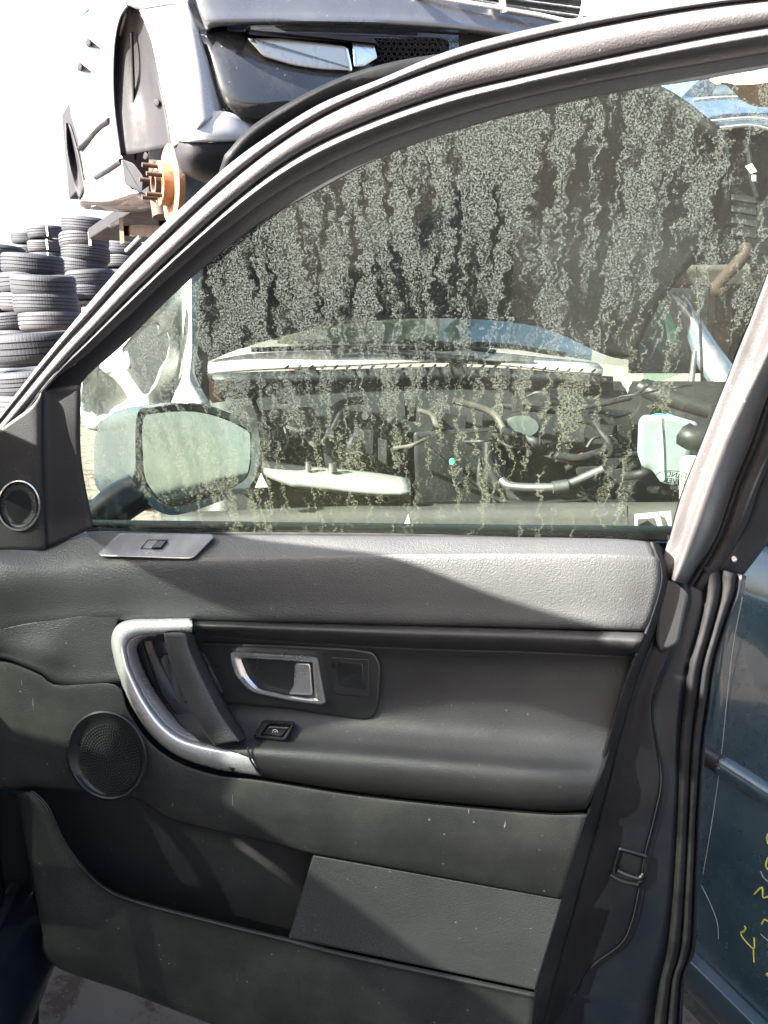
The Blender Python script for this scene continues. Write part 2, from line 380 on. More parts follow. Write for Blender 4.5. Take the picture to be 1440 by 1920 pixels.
# --- window glass
gl_out = rsmp(GE[2:], 50)[:, :2].tolist() + [(1540, 200)] + [tuple(p) for p in reversed(rsmp(GR, 30)[2:-3, :2].tolist())] + [(1254, 1012), (700, 1008), (172, 1004)]
gl_out[0] = (138, 800)
gl_out = [(p[0] + (-10 if p[0] < 200 and p[1] > 690 else 0), p[1] - (8 if p[1] < 700 and p[0] < 1400 else 0)) for p in gl_out]
gp = [WN.pt(p[0], p[1], -.007) for p in gl_out]
glass = poly3('window_glass', gp, M['window'], door, solid=0)
glass['label'] = 'side window pane speckled with dried drip streaks of dirt'

# --- sail panel with tweeter in the front corner
loft('sail_panel', [[(-70, 870, .02), (-70, 1030, .03)], [(0, 806, .025), (0, 930, .032), (0, 1030, .034)], [(55, 765, .022), (58, 900, .032), (62, 1032, .034)],
                    [(76, 742, .014), (76, 880, .026), (84, 1032, .028)], [(90, 728, .0), (92, 880, .012), (100, 1024, .014)], [(150, 722, -.006), (152, 860, -.006), (175, 990, -.006)]], M['shadeplastic'], door, DW, nu=30, sub=6)
tw = rings('tweeter', [(ell(35, 948, 41, 48), .03), (ell(35, 948, 40, 47), .0375), (ell(35, 948, 38, 45), .039), (ell(35, 948, 36, 43), .0355), (ell(35, 948, 34, 41), .0335), (ell(35, 948, 20, 25), .036), (ell(35, 948, 5, 6), .037)], M['satin'], door, DW)
rings('tweeter_ring', [(ell(35, 948, 41, 48), .034), (ell(35, 948, 40.5, 47.5), .039), (ell(35, 948, 38, 45), .0402), (ell(35, 948, 37, 44), .036)], M['gun'], tw, DW, cap=False)
def studs(name, cx, cy, rx, ry, rot, step, r0, w_, parent, pl, h=.0012, mat=None):
    V, Fc = [], []; n = int(1 / step)
    for i in range(n + 1):
        rr = i * step; cnt = max(1, int(2 * math.pi * rr / step * .92))
        for j in range(cnt):
            t = 2 * math.pi * j / cnt + i * .37
            e = ell(cx, cy, rx * rr, ry * rr, 1, rot, t)[0]; b = len(V)
            for a in range(6): V.append(pl.pt(e[0] + r0 * math.cos(a * math.pi / 3), e[1] + r0 * math.sin(a * math.pi / 3), w_(rr)))
            for a in range(6): V.append(pl.pt(e[0] + r0 * .55 * math.cos(a * math.pi / 3), e[1] + r0 * .55 * math.sin(a * math.pi / 3), w_(rr) + h))
            for a in range(6): q = (a + 1) % 6; Fc.append((b + a, b + q, b + 6 + q, b + 6 + a))
            Fc.append(tuple(b + 6 + a for a in range(6)))
    o = mk(name, V, Fc, mat, parent, 60); o['kind'] = 'stuff'; return o
studs('tweeter_mesh', 35, 948, 33, 40, 0, .055, .85, lambda r: .0362 - .002 * r, tw, DW, .0006, M['gun'])

# --- belt and upper trim
tpx('belt_seal', [(168, 996, -.018), (420, 1000, -.014), (760, 1003, -.012), (1100, 1006, -.014), (1250, 1008, -.018)], .006, M['rubber'], door, D, seg=8)
tpx('outer_belt_seal', [(172, 982, -.055), (700, 989, -.055), (1262, 995, -.055)], .007, surf('seal_green_reflection', (.12, .15, .13), .6), door, D, seg=8)  # its green tone stands in for the reflection low in the glass
loft('upper_trim', [
    [(-90, 1024, .02), (0, 1024, .018), (90, 1024, .012), (172, 996, -.010), (420, 1002, -.008), (800, 1005, -.006), (1120, 1009, -.006), (1216, 1014, -.012)],
    [(-90, 1036, .05), (0, 1034, .04), (90, 1034, .028), (175, 1018, .010), (420, 1014, .008), (800, 1012, .010), (1120, 1014, .010), (1222, 1020, .002)],
    [(-90, 1056, .075), (0, 1052, .062), (90, 1056, .045), (180, 1050, .037), (420, 1040, .034), (800, 1034, .034), (1120, 1034, .034), (1230, 1040, .024)],
    [(-90, 1074, .085), (0, 1070, .072), (90, 1074, .054), (180, 1070, .045), (420, 1056, .043), (800, 1046, .042), (1120, 1046, .042), (1236, 1052, .030)],
    [(-90, 1110, .09), (0, 1100, .076), (90, 1100, .056), (190, 1098, .047), (420, 1090, .045), (800, 1086, .044), (1120, 1086, .044), (1238, 1090, .031)],
    [(-90, 1170, .082), (0, 1150, .068), (90, 1140, .052), (200, 1132, .045), (420, 1130, .043), (800, 1134, .042), (1120, 1138, .042), (1228, 1140, .029)],
    [(-90, 1230, .07), (0, 1190, .06), (90, 1170, .048), (210, 1160, .042), (420, 1161, .041), (800, 1169, .040), (1120, 1176, .040), (1213, 1179, .027)],
    [(-90, 1236, .03), (0, 1196, .03), (90, 1176, .02), (212, 1166, .015), (420, 1167, .015), (800, 1175, .015), (1120, 1182, .015), (1211, 1185, .005)]],
    M['plastic'], door, D, nu=90, sub=5)
loft('front_trim', [
    [(-90, 1195, .078), (0, 1178, .064), (90, 1160, .0500), (160, 1152, .046), (225, 1150, .043)],
    [(-90, 1215, .075), (0, 1198, .063), (90, 1186, .054), (150, 1182, .047), (215, 1180, .042)],
    [(-90, 1228, .068), (0, 1214, .060), (80, 1222, .060), (140, 1230, .047), (220, 1228, .040)],
    [(-90, 1234, .060), (0, 1224, .054), (75, 1245, .056), (130, 1258, .046), (225, 1256, .040)],
    [(-90, 1238, .050), (0, 1232, .048), (72, 1256, .050), (112, 1278, .044), (160, 1282, .042), (232, 1276, .040)],
    [(-90, 1242, .02), (0, 1236, .02), (72, 1260, .02), (112, 1282, .02), (160, 1286, .02), (232, 1280, .02)]], M['plastic'], door, D, nu=50, sub=5)
# --- glossy plate with the window switch
def wtop(P, off): return [(p[1] - 1000) / 46 * .036 + .004 + off for p in P]
sw = [(183, 1037), (224, 1000), (232, 999), (396, 1001), (403, 1006), (364, 1046), (354, 1048), (188, 1043)]
Q = rpoly(sw, 6); q1 = inset(Q, 1); q2 = inset(Q, 2.5)
swp = rings('switch_plate', [(Q, wtop(Q, -.004)), (Q, wtop(Q, .004)), (q1, wtop(q1, .0055)), (q2, wtop(q2, .006))], surf('switch_plate_pale_sheen', (.10, .108, .112), .2, spec=.8, dust=.5, dustcol=(.22, .22, .21), var=.3, vs_=25), door)  # pale base colour stands in for the bright reflection on the plate
rk = [(262, 1029), (277, 1011), (316, 1011), (303, 1030)]
Q = rpoly(rk, 2); q2 = inset(Q, 1.5)
rings('switch_well', [(Q, wtop(Q, .006)), (Q, wtop(Q, .0072)), (q2, wtop(q2, .0072)), (q2, wtop(q2, .0062))], M['black'], swp)
rk = [(283, 1028), (296, 1013), (314, 1013), (302, 1028)]
Q = rpoly(rk, 2); q2 = inset(Q, 2)
rings('window_switch', [(Q, wtop(Q, .005)), (Q, wtop(Q, .010)), (q2, wtop(q2, .0125))], M['satin'], swp)

# --- armrest section
RT = [(352, 1161), (700, 1169), (1000, 1177), (1209, 1185)]
RBt = [(352, 1190), (700, 1214), (1000, 1224), (1192, 1232)]
band('armrest_rail', RT, RBt, [(0, .012), (.08, .036), (.35, .050), (.65, .044), (.9, .022), (1, .006)], M['shadeplastic'], door)
loft('armrest', [
    [(250, 1186, .010), (357, 1188, .010), (700, 1212, .012), (1000, 1222, .012), (1194, 1230, .006)],
    [(255, 1215, -.006), (380, 1220, -.004), (700, 1240, .000), (1000, 1250, .002), (1184, 1256, .002)],
    [(280, 1280, -.010), (410, 1290, -.008), (700, 1300, -.004), (1000, 1312, .002), (1166, 1322, .004)],
    [(310, 1330, -.006), (430, 1336, .000), (700, 1352, .006), (1000, 1372, .012), (1150, 1378, .012)],
    [(350, 1375, .02), (446, 1376, .028), (700, 1392, .032), (1000, 1416, .036), (1138, 1424, .030)],
    [(390, 1400, .05), (462, 1402, .055), (700, 1420, .058), (1000, 1446, .060), (1128, 1452, .046)],
    [(420, 1422, .056), (474, 1424, .062), (700, 1448, .066), (1000, 1474, .067), (1118, 1478, .052)],
    [(430, 1440, .05), (484, 1444, .054), (700, 1474, .058), (1000, 1502, .058), (1106, 1504, .046)],
    [(440, 1452, .02), (492, 1458, .022), (700, 1490, .024), (1000, 1519, .024), (1098, 1520, .018)]], M['shadeplastic'], door, D, nu=70, sub=6)
# --- handle bezel, meshes, release handle
bz = [(372, 1204), (520, 1208), (655, 1215), (702, 1222), (715, 1246), (711, 1322), (700, 1346), (683, 1350), (610, 1340), (542, 1330), (418, 1319), (398, 1290)]
bezel = plate('handle_bezel', bz, M['satin'], door, -.008, .010, r=10, bev=5)
pk = [(264, 1198), (352, 1196), (374, 1204), (420, 1318), (455, 1392), (392, 1378), (332, 1345), (300, 1301)]
plate('handle_pocket', pk, M['gloss'], door, -.012, -.001, r=8, bev=4)
def meshmat():
    m, nt, out = newmat('fine_mesh'); L = nt.links; b = nt.nodes.new('ShaderNodeBsdfPrincipled'); L.new(b.outputs[0], out.inputs[0])
    tc = nt.nodes.new('ShaderNodeTexCoord').outputs['Object']; v = nd(nt, 'ShaderNodeTexVoronoi', Scale=330, Randomness=.15); L.new(tc, v.inputs['Vector'])
    f = sstep(nt, v.outputs['Distance'], .3, .5); L.new(mixc(nt, f, (.004, .004, .004), (.07, .07, .07)), b.inputs['Base Color']); b.inputs['Roughness'].default_value = .4
    bp = nd(nt, 'ShaderNodeBump', Strength=.8, Distance=.001); L.new(f, bp.inputs['Height']); L.new(bp.outputs[0], b.inputs['Normal']); return m
M['mesh'] = meshmat()
plate('speaker_mesh', [(299, 1236), (312, 1225), (321, 1238), (352, 1312), (342, 1319), (328, 1303)], M['mesh'], door, -.004, .003, r=4, bev=2)
plate('speaker_mesh', [(372, 1222), (382, 1224), (419, 1297), (406, 1305), (396, 1293)], M['mesh'], bezel, .006, .013, r=4, bev=2)
ho = [(428, 1220), (596, 1231), (612, 1318), (602, 1322), (542, 1314), (470, 1298), (440, 1268)]
hi = [(452, 1234), (586, 1242), (590, 1309), (578, 1309), (535, 1303), (487, 1292), (466, 1268)]
HO, HI = rpoly(ho, [14, 8, 5, 5, 8, 14, 14]), rpoly(hi, [6, 4, 4, 4, 6, 8, 10])
rel = rings('release_handle', [(HO, .004), (HO, .017), (inset(HO, 2), .021), (HO * .45 + HI * .55, .021), (HO * .08 + HI * .92, .017), (HI, .012), (HI, -.02), (inset(HI, 3), -.024)], M['gun'], door)
plate('handle_cup', inset(hi, 1), M['black'], rel, -.03, -.018, r=6, bev=2)
plate('lever', [(553, 1243), (582, 1244), (587, 1304), (540, 1302), (551, 1285)], M['gun'], rel, -.01, .013, r=6, bev=3)
plate('blank_recess', [(620, 1232), (692, 1236), (694, 1308), (628, 1302)], M['satin'], bezel, .006, .012, r=4, bev=2)
plate('blank_cover', [(631, 1240), (680, 1244), (684, 1292), (637, 1286)], M['gloss'], bezel, .008, .0145, r=2, bev=2)
# --- chrome hoop round the grab handle
CO = [(360, 1157), (300, 1158), (245, 1160), (216, 1172), (206, 1197), (211, 1232), (222, 1270), (246, 1323), (283, 1378), (333, 1417), (405, 1442), (490, 1456)]
CI = [(360, 1188), (310, 1190), (268, 1192), (246, 1200), (239, 1215), (243, 1240), (252, 1265), (276, 1312), (308, 1354), (346, 1381), (404, 1396), (462, 1402)]
hoop = band('chrome_hoop', CO, CI, [(0, .014), (.06, .040), (.3, .058), (.6, .062), (.85, .056), (1, .038)], M['chrome'], door, nu=80)
CJ = [(300, 1192), (280, 1194), (264, 1202), (258, 1216), (264, 1240), (274, 1264), (296, 1302), (328, 1344), (360, 1366), (408, 1384), (462, 1396)]
band('hoop_inner_face', CI[2:], CJ, [(0, .038), (.5, .02), (1, -.004)], M['chrome'], hoop, nu=60)
tpx('joint_line', [(357, 1160, .050), (359, 1172, .054), (357, 1186, .046)], .0016, M['black'], hoop)
tpx('joint_line', [(464, 1400, .062), (470, 1425, .066), (488, 1452, .052)], .0016, M['black'], hoop)
# --- grab handle
GL_ = [(307, 1188), (312, 1215), (322, 1249), (349, 1313), (377, 1366), (402, 1398)]
GRr = [(352, 1188), (356, 1210), (363, 1228), (387, 1281), (416, 1337), (452, 1388)]
GS = [(366, 1188), (372, 1210), (380, 1228), (404, 1281), (434, 1337), (464, 1382)]
rows = [[(*p, .03) for p in GL_], [(p[0] + 1, p[1], .066) for p in GL_]] + [[tuple(p) + (w_,) for p in lerp2(GL_, GRr, t, 8).tolist()] for t, w_ in ((.12, .076), (.5, .080), (.88, .077))] + [[(*p, .066) for p in GRr], [(*p, .024) for p in GS]]
loft('grab_handle', rows, M['plastic'], door, D, nu=40, sub=4, solid=.004)
# --- lock switch
def wl(P, off): return [max(.0, (p[1] - 1336) / 66 * .05 + .004) + off for p in P]
lk = [(494, 1349), (555, 1353), (535, 1389), (473, 1382)]; lo = [(503, 1356), (547, 1359), (530, 1384), (487, 1379)]; ln = [(504, 1362), (543, 1364), (528, 1382), (492, 1377)]
Q, q2, q3 = rpoly(lk, 6), rpoly(lo, 4), rpoly(lo, 3)
lks = rings('lock_switch', [(Q, wl(Q, -.003)), (Q, wl(Q, .004)), (inset(Q, 2), wl(Q, .006)), (q2, wl(q2, .006)), (q3, wl(q3, -.002))], M['satin'], door)
Q = rpoly(ln, 4); lb = rings('lock_button', [(Q, wl(Q, -.003)), (Q, wl(Q, .001)), (inset(Q, 2), wl(Q, .002))], M['satin'], lks)
def flat_text(name, s, o, ux, uy, size, mat, parent, align='CENTER'):
    cu = bpy.data.curves.new(name, 'FONT'); cu.body = s; cu.size = size; cu.align_x = align; cu.align_y = 'CENTER'; cu.extrude = .0002
    t = bpy.data.objects.new(name, cu); COL.objects.link(t); bpy.context.view_layer.update()
    dg = bpy.context.evaluated_depsgraph_get(); me = bpy.data.meshes.new_from_object(t.evaluated_get(dg)); bpy.data.objects.remove(t)
    ux, uy = nrm(ux), nrm(uy); un = np.cross(ux, uy)
    V = [np.array(o) + v.co.x * ux + v.co.y * uy + v.co.z * un for v in me.vertices]; Fc = [tuple(p.vertices) for p in me.polygons]
    return mk(name, V, Fc, mat, parent, 0)
ink = surf('white_print', (.5, .5, .5), .6)
cl_ = D.pt(516, 1372, wl([(0, 1372)], .0032)[0])
tube('lock_symbol', [cl_ + .0042 * (math.cos(a) * U + .8 * math.sin(a) * Z) for a in np.linspace(0, 6.28, 14)], .0005, ink, lks, seg=5, k=2)
tube('lock_symbol', [cl_ - .002 * U, cl_ + .002 * U], .0005, ink, lks, seg=5, k=2)
# --- lower panel, speaker, bin
L0 = [(-90, 1242), (0, 1234), (72, 1258), (108, 1280), (215, 1278), (240, 1330), (280, 1388), (335, 1428), (410, 1452), (490, 1461), (700, 1493), (1000, 1522), (1102, 1523)]
LE = [(-90, 1478), (30, 1482), (130, 1484), (249, 1498), (311, 1533), (400, 1558), (511, 1582), (587, 1602), (800, 1642), (1054, 1690)]
band('lower_trim', L0, LE, [(0, .012), (.02, .036), (.07, .042), (.4, .046), (.7, .042), (.93, .034), (.98, .028), (1, .004)], M['lowshadeplastic'], door, nu=90)
spk = rings('speaker', [(ell(200, 1417, 75, 86, 64, R(-20)), .036), (ell(200, 1417, 74, 85, 64, R(-20)), .060), (ell(200, 1417, 71, 82, 64, R(-20)), .062), (ell(200, 1417, 68, 79, 64, R(-20)), .060),
            (ell(203, 1420, 62, 74, 64, R(-20)), .054), (ell(206, 1423, 56, 68, 64, R(-20)), .051), (ell(206, 1423, 30, 38, 64, R(-20)), .053), (ell(206, 1423, 6, 8, 64, R(-20)), .054)], M['satin'], door)
studs('speaker_studs', 206, 1423, 57, 69, R(-20), .078, 1.9, lambda r: .0535 - .003 * r * r, spk, D, .003, M['plastic'])
bi = [(60, 1480), (260, 1490), (420, 1550), (600, 1600), (640, 1640), (640, 1800), (400, 1740), (240, 1700), (150, 1640), (90, 1540)]
plate('bin_back', bi, M['shadeplastic'], door, -.066, -.05, r=0, bev=.5)
LP = [(60, 1484), (90, 1512), (117, 1569), (152, 1618), (192, 1657), (249, 1684), (400, 1724), (542, 1758), (640, 1783), (820, 1821), (1004, 1860)]
LB = [(33, 1490), (44, 1560), (60, 1640), (78, 1740), (98, 1808), (250, 1864), (400, 1922), (600, 1998), (800, 2060), (980, 2090)]
band('bin_front', LP, LB, [(0, -.01), (.005, .05), (.012, .058), (.04, .062), (.055, .058), (.075, .052), (.4, .056), (.75, .05), (.97, .036), (1, .0)], M['lowshadeplastic'], door, nu=90)
plate('bin_lid', [(587, 1603), (1054, 1687), (1003, 1856), (541, 1758)], M['plastic'], door, .01, .060, r=3, bev=3)
# --- rear end of the door
TR = [(1222, 1016), (1240, 1066), (1236, 1110), (1214, 1180), (1180, 1262), (1139, 1391), (1120, 1470), (1092, 1560), (1052, 1690), (1002, 1862), (970, 1990)]
TR2 = [(1236, 1020), (1256, 1075), (1252, 1112), (1232, 1180), (1200, 1262), (1160, 1391), (1140, 1470), (1116, 1560), (1080, 1690), (1034, 1862), (1004, 1990)]
HL = [(1262, 1050), (1292, 1110), (1284, 1160), (1262, 1215), (1228, 1300), (1224, 1350), (1240, 1455), (1227, 1533), (1210, 1600), (1196, 1680), (1184, 1730), (1164, 1770), (1110, 1812), (1080, 1862), (1040, 1925), (1020, 1990)]
SL = [(1310, 1060), (1322, 1110), (1310, 1180), (1290, 1250), (1284, 1300), (1274, 1400), (1270, 1533), (1262, 1667), (1250, 1783), (1235, 1850), (1215, 1990)]
RE = [(1400, 1080), (1390, 1120), (1373, 1155), (1347, 1237), (1338, 1300), (1324, 1391), (1313, 1533), (1308, 1667), (1303, 1783), (1284, 1833), (1278, 1990)]
band('trim_return', TR, TR2, [(0, .03), (.3, .024), (1, -.012)], M['rubber'], door, nu=60)
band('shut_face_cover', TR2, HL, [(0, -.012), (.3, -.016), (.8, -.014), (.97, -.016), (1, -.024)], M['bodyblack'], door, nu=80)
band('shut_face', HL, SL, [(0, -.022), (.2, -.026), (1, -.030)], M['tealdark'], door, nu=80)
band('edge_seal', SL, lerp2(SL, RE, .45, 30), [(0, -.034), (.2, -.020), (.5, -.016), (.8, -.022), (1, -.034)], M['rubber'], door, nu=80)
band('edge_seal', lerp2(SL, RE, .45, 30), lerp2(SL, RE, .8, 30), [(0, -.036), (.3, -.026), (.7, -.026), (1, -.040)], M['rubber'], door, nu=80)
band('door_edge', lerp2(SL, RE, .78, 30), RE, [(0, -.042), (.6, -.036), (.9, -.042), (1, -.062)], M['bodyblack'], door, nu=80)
tpx('cover_edge', [(*p, -.0155) for p in HL[4:]], .0012, M['rubber'], door, D, seg=6)
clip = plate('trim_clip', [(1238, 1088), (1262, 1086), (1292, 1112), (1272, 1208), (1236, 1226), (1228, 1200)], M['satin'], door, -.014, .002, r=10, bev=6)
lt = [(1160, 1588), (1216, 1604), (1214, 1650), (1196, 1662), (1148, 1642), (1150, 1625)]
LT = rpoly(lt, 6); ltc = rings('latch', [(LT, -.018), (LT, -.011), (inset(LT, 4), -.009), (inset(LT, 8), -.012), (inset(LT, 9), -.028)], M['bodyblack'], door)
tpx('latch_claw', [(1158, 1632, -.008), (1175, 1640, -.006), (1197, 1646, -.006), (1206, 1638, -.008)], .003, M['satin'], ltc)
tpx('latch_lip', [(1144, 1640, -.010), (1168, 1652, -.007), (1196, 1658, -.010)], .004, M['bodyblack'], ltc)
rings('screw', [(ell(1376, 1048, 7, 8, 16), -.05), (ell(1376, 1048, 6, 7, 16), -.044), (ell(1376, 1048, 4, 5, 16), -.042)], M['gun'], door, D)

# --- door mirror (outside the glass)
mn = nrm(N * .86 + U * .51)
MP = PL(D.pt(370, 860, -.17), mn)
mg = [(268, 786), (290, 775), (358, 771), (417, 784), (464, 808), (470, 826), (467, 880), (450, 905), (404, 926), (322, 947), (275, 905), (267, 847)]
MG = crs(mg, 5, True); MC = MG.mean(0)
def sc(P, s, dx=0, dy=0): return (P - MC) * s + MC + np.array([dx, dy])
mh = crs([(258, 775), (285, 764), (355, 757), (425, 772), (474, 796), (487, 826), (482, 884), (462, 916), (408, 942), (318, 966), (262, 925), (254, 850)], 5, True)
hsg = rings('mirror_housing', [(sc(MG, 1.0), -.004), (sc(MG, 1.03), .010), (mh, .014), (mh + (-4, -3), .002), (sc(mh, .985, -24, -4), -.025), (sc(mh, .93, -58, 0), -.06), (sc(mh, .82, -92, 8), -.095), (sc(mh, .64, -120, 16), -.12), (sc(mh, .4, -136, 22), -.135), (sc(mh, .12, -144, 24), -.14)], surf('mirror_shell', (.035, .042, .044), .3, coat=.5, dust=.2, dustcol=(.08, .085, .08)), door, MP)
rings('mirror_glass', [(sc(MG, .995), -.004), (sc(MG, .99), .004), (sc(MG, .5), .0045)], M['mirror'], hsg, MP)
tpx('mirror_arm', [(175, 1000, -.08), (210, 955, -.10), (260, 920, -.13)], .035, M['satin'], door, D, seg=12)

# --- etched maker's mark on the glass, seen from behind
etch = surf('etched_print', (.02, .022, .022), .7)
ux = WN.pt(1250, 895, -.0085) - WN.pt(1290, 900, -.0085); uy = nrm(np.cross(ux, -WN.n)); uy = uy if uy[2] > 0 else -uy
oc = WN.pt(1266, 897, -.0085)
flat_text('etched_lettering', 'LAND', oc + uy * .0045, ux, uy, .0105, etch, glass)
flat_text('etched_lettering', 'ROVER', oc - uy * .0045 + nrm(ux) * -.002, ux, uy, .0105, etch, glass)
uxx = nrm(ux)
tube('etched_oval', [oc + .0255 * math.cos(a) * uxx + .0105 * math.sin(a) * uy for a in np.linspace(0, 2 * math.pi, 33)], .0005, etch, glass, seg=4, k=1)
for i, (dx, dy, n_) in enumerate(((.004, -.020, 5), (.004, -.025, 9), (.004, -.029, 12))):
    for j in range(n_):
        p = oc + uxx * (-.012 + j * .0035) * 1 + uy * dy
        tube('etched_mark', [p, p + uxx * .0022], .0004, etch, glass, seg=4, k=1)
for r_ in (.003, .005, .007):
    tube('etched_mark', [oc + uxx * .026 + uy * -.021 + r_ * (math.cos(a) * uxx + math.sin(a) * uy) for a in np.linspace(-1.6, 1.9, 9)], .0004, etch, glass, seg=4, k=1)

# ================================================================== the car the door belongs to (left of the frame, behind the door)
CX = np.array([.087, -.996, 0]); CI_ = np.array([-.996, -.087, 0])        # rearwards, inboard
HG = D.pt(-70, 1100, -.02); HG[2] = 0                                     # hinge line on the floor
def cp(r, i, z): return HG + CX * r + CI_ * i + Z * z
own = empty('open_car', cp(1.0, .9, 0), 'dark car on the left whose front door stands open', 'car')
M['trimgrey'] = surf('cabin_grey', (.10, .10, .095), .8)
def E(px, py, k): return D.pt(px, py, .04) - SUN * k
pil = [E(-140, 742, .10), E(0, 806, .34), E(210, 905, .62), E(420, 1003, .88), E(640, 1058, 1.08), E(800, 1092, 1.2), E(1000, 1168, 1.32), E(1200, 1228, 1.42)]
top = pil[-1]
for a, b, r_ in ((0, 3, .03), (3, 5, .034)):
    pass
tube('front_pillar', [p + CI_ * .045 - Z * .03 for p in pil], [.04, .045, .05, .055, .06, .06, .06, .06], M['bodyblack'], own, seg=10)
def roofpt(r, i, z=0): return top + CX * r + CI_ * i + Z * z
rail = [roofpt(0, .05, -.035), roofpt(.5, .05, -.045), roofpt(1.2, .06, -.05), roofpt(2.2, .09, -.10), roofpt(2.7, .12, -.22)]
tube('roof_rail', rail, .06, M['bodyblack'], own, seg=10)
tube('roof_rail', [p + CI_ * 1.02 for p in rail], .06, M['bodyblack'], own, seg=10)
tube('front_pillar', [p + CI_ * (1.12 + .30 * (1 - j / 7)) - Z * .03 for j, p in enumerate(pil)], .045, M['bodyblack'], own, seg=10)
tube('windscreen_header', [roofpt(.02, .05, -.03), roofpt(-.06, .35, .02), roofpt(-.06, .8, .02), roofpt(.02, 1.1, -.03)], .06, M['trimgrey'], own, seg=10, flat=.5)
tube('roof_cross_bar', [roofpt(.62, .05, -.04), roofpt(.62, .55, 0), roofpt(.62, 1.1, -.04)], .09, M['trimgrey'], own, seg=10, flat=.35)
quadgrid('glass_roof', [[roofpt(0, .08, -.01), roofpt(-.02, .55, .03), roofpt(0, 1.06, -.01)], [roofpt(.6, .08, -.02), roofpt(.6, .55, .02), roofpt(.6, 1.06, -.02)]], M['tint'], own, solid=0)
quadgrid('roof', [[roofpt(.6, .06, -.015), roofpt(.6, .55, .025), roofpt(.6, 1.08, -.015)], [roofpt(1.5, .06, -.03), roofpt(1.5, .55, .02), roofpt(1.5, 1.08, -.03)], [roofpt(2.7, .12, -.2), roofpt(2.7, .55, -.16), roofpt(2.7, 1.02, -.2)]], M['tealdark'], own, solid=.02)
quadgrid('windscreen', [[p + CI_ * .07 - Z * .01 for p in pil], [p + CI_ * .6 + CX * (-.10) + Z * .01 for p in pil], [p + CI_ * (1.09 + .28 * (1 - j / 7)) - Z * .01 for j, p in enumerate(pil)]], M['tint'], own, nu=20, solid=0)
# body sides, sill, floor, dash, far door, seats, wheel
sill = [cp(-.10, -.005, .34), cp(.3, -.005, .33), cp(1.2, -.005, .33), cp(3.2, -.005, .34)]
tube('sill', sill, .075, M['tealdark'], own, seg=12, flat=1.2)
tube('sill_seal', [p + Z * .085 + CI_ * .02 for p in sill], .014, M['rubber'], own, seg=8)
quadgrid('hinge_pillar', [[cp(-.05, .02, .30), cp(-.05, .02, .7), cp(-.05, .03, 1.12)], [cp(.03, .02, .30), cp(.02, .02, .7), cp(-.02, .03, 1.12)], [cp(.08, .12, .30), cp(.06, .12, .7), cp(.02, .12, 1.12)]], M['tealdark'], own, solid=.01)
plate('lower_hinge_pillar', [(-120, 1440), (40, 1470), (60, 1640), (78, 1745), (70, 2000), (-120, 2000)], M['bodyblack'], own, -.16, -.10, r=4, bev=4)
box('cabin_floor', cp(1.4, .85, .32), (CX, CI_, Z), (1.6, .83, .03), M['black'], own)
quadgrid('far_side', [[cp(-.2, 1.72, .25), cp(1.2, 1.74, .25), cp(3.4, 1.70, .25)], [cp(-.2, 1.74, .7), cp(1.2, 1.78, .7), cp(3.4, 1.74, .7)], [cp(-.2, 1.66, 1.10), cp(1.2, 1.68, 1.12), cp(3.4, 1.62, 1.14)]], M['tealdark'], own, solid=.06)
quadgrid('far_window', [[cp(-.2, 1.66, 1.10), cp(1.2, 1.68, 1.12), cp(3.0, 1.62, 1.14)], [roofpt(-.6, 1.16, -.10), roofpt(.6, 1.12, -.05), roofpt(2.2, 1.1, -.12)]], glassmat('sun_blocking_glass', (.03, .034, .03)), own, solid=0)  # near-opaque tint added to keep sun off the lower door
quadgrid('rear_side', [[cp(1.15, -.02, .25), cp(2.2, -.03, .25), cp(3.4, .04, .25)], [cp(1.15, -.05, .7), cp(2.2, -.06, .7), cp(3.4, .02, .7)], [cp(1.15, .05, 1.12), cp(2.2, .05, 1.12), cp(3.4, .1, 1.14)]], M['tealdark'], own, solid=.06)
tube('middle_pillar', [cp(1.2, .06, 1.1), cp(1.28, .14, 1.45), rail[2] + CX * .1], .06, M['bodyblack'], own, seg=8)
tube('middle_pillar', [cp(1.2, 1.64, 1.1), cp(1.28, 1.5, 1.45), rail[2] + CX * .1 + CI_ * 1.02], .06, M['bodyblack'], own, seg=8)
quadgrid('dashboard', [[cp(-.35, .1, 1.06), cp(-.35, .85, 1.08), cp(-.35, 1.6, 1.06)], [cp(.05, .1, 1.05), cp(.05, .85, 1.07), cp(.05, 1.6, 1.05)], [cp(.22, .1, .95), cp(.22, .85, .96), cp(.22, 1.6, .95)], [cp(.16, .1, .62), cp(.16, .85, .62), cp(.16, 1.6, .62)]], M['black'], own, solid=.03)
wc = cp(.42, .45, .98); wx, wy = CI_, nrm(Z * .93 + CX * -.36)
tube('steering_wheel', [wc + .19 * (math.cos(a) * wx + math.sin(a) * wy) for a in np.linspace(0, 2 * math.pi, 25)], .016, M['black'], own, seg=8, k=2)
tube('steering_hub', [wc - .18 * wx, wc, wc + .18 * wx], [.02, .06, .02], M['black'], own, seg=8, flat=.5)
for i in (.45, 1.25):
    quadgrid('seat', [[cp(.75, i - .25, .62), cp(.75, i, .58), cp(.75, i + .25, .62)], [cp(1.2, i - .25, .58), cp(1.2, i, .55), cp(1.2, i + .25, .58)], [cp(1.3, i - .23, .8), cp(1.28, i, .8), cp(1.3, i + .23, .8)], [cp(1.45, i - .2, 1.22), cp(1.43, i, 1.24), cp(1.45, i + .2, 1.22)]], M['trimgrey'], own, solid=.12)
    quadgrid('headrest', [[cp(1.44, i - .12, 1.28), cp(1.43, i + .12, 1.28)], [cp(1.46, i - .12, 1.4), cp(1.45, i + .12, 1.4)], [cp(1.48, i - .1, 1.46), cp(1.47, i + .1, 1.46)]], M['trimgrey'], own, solid=.09)
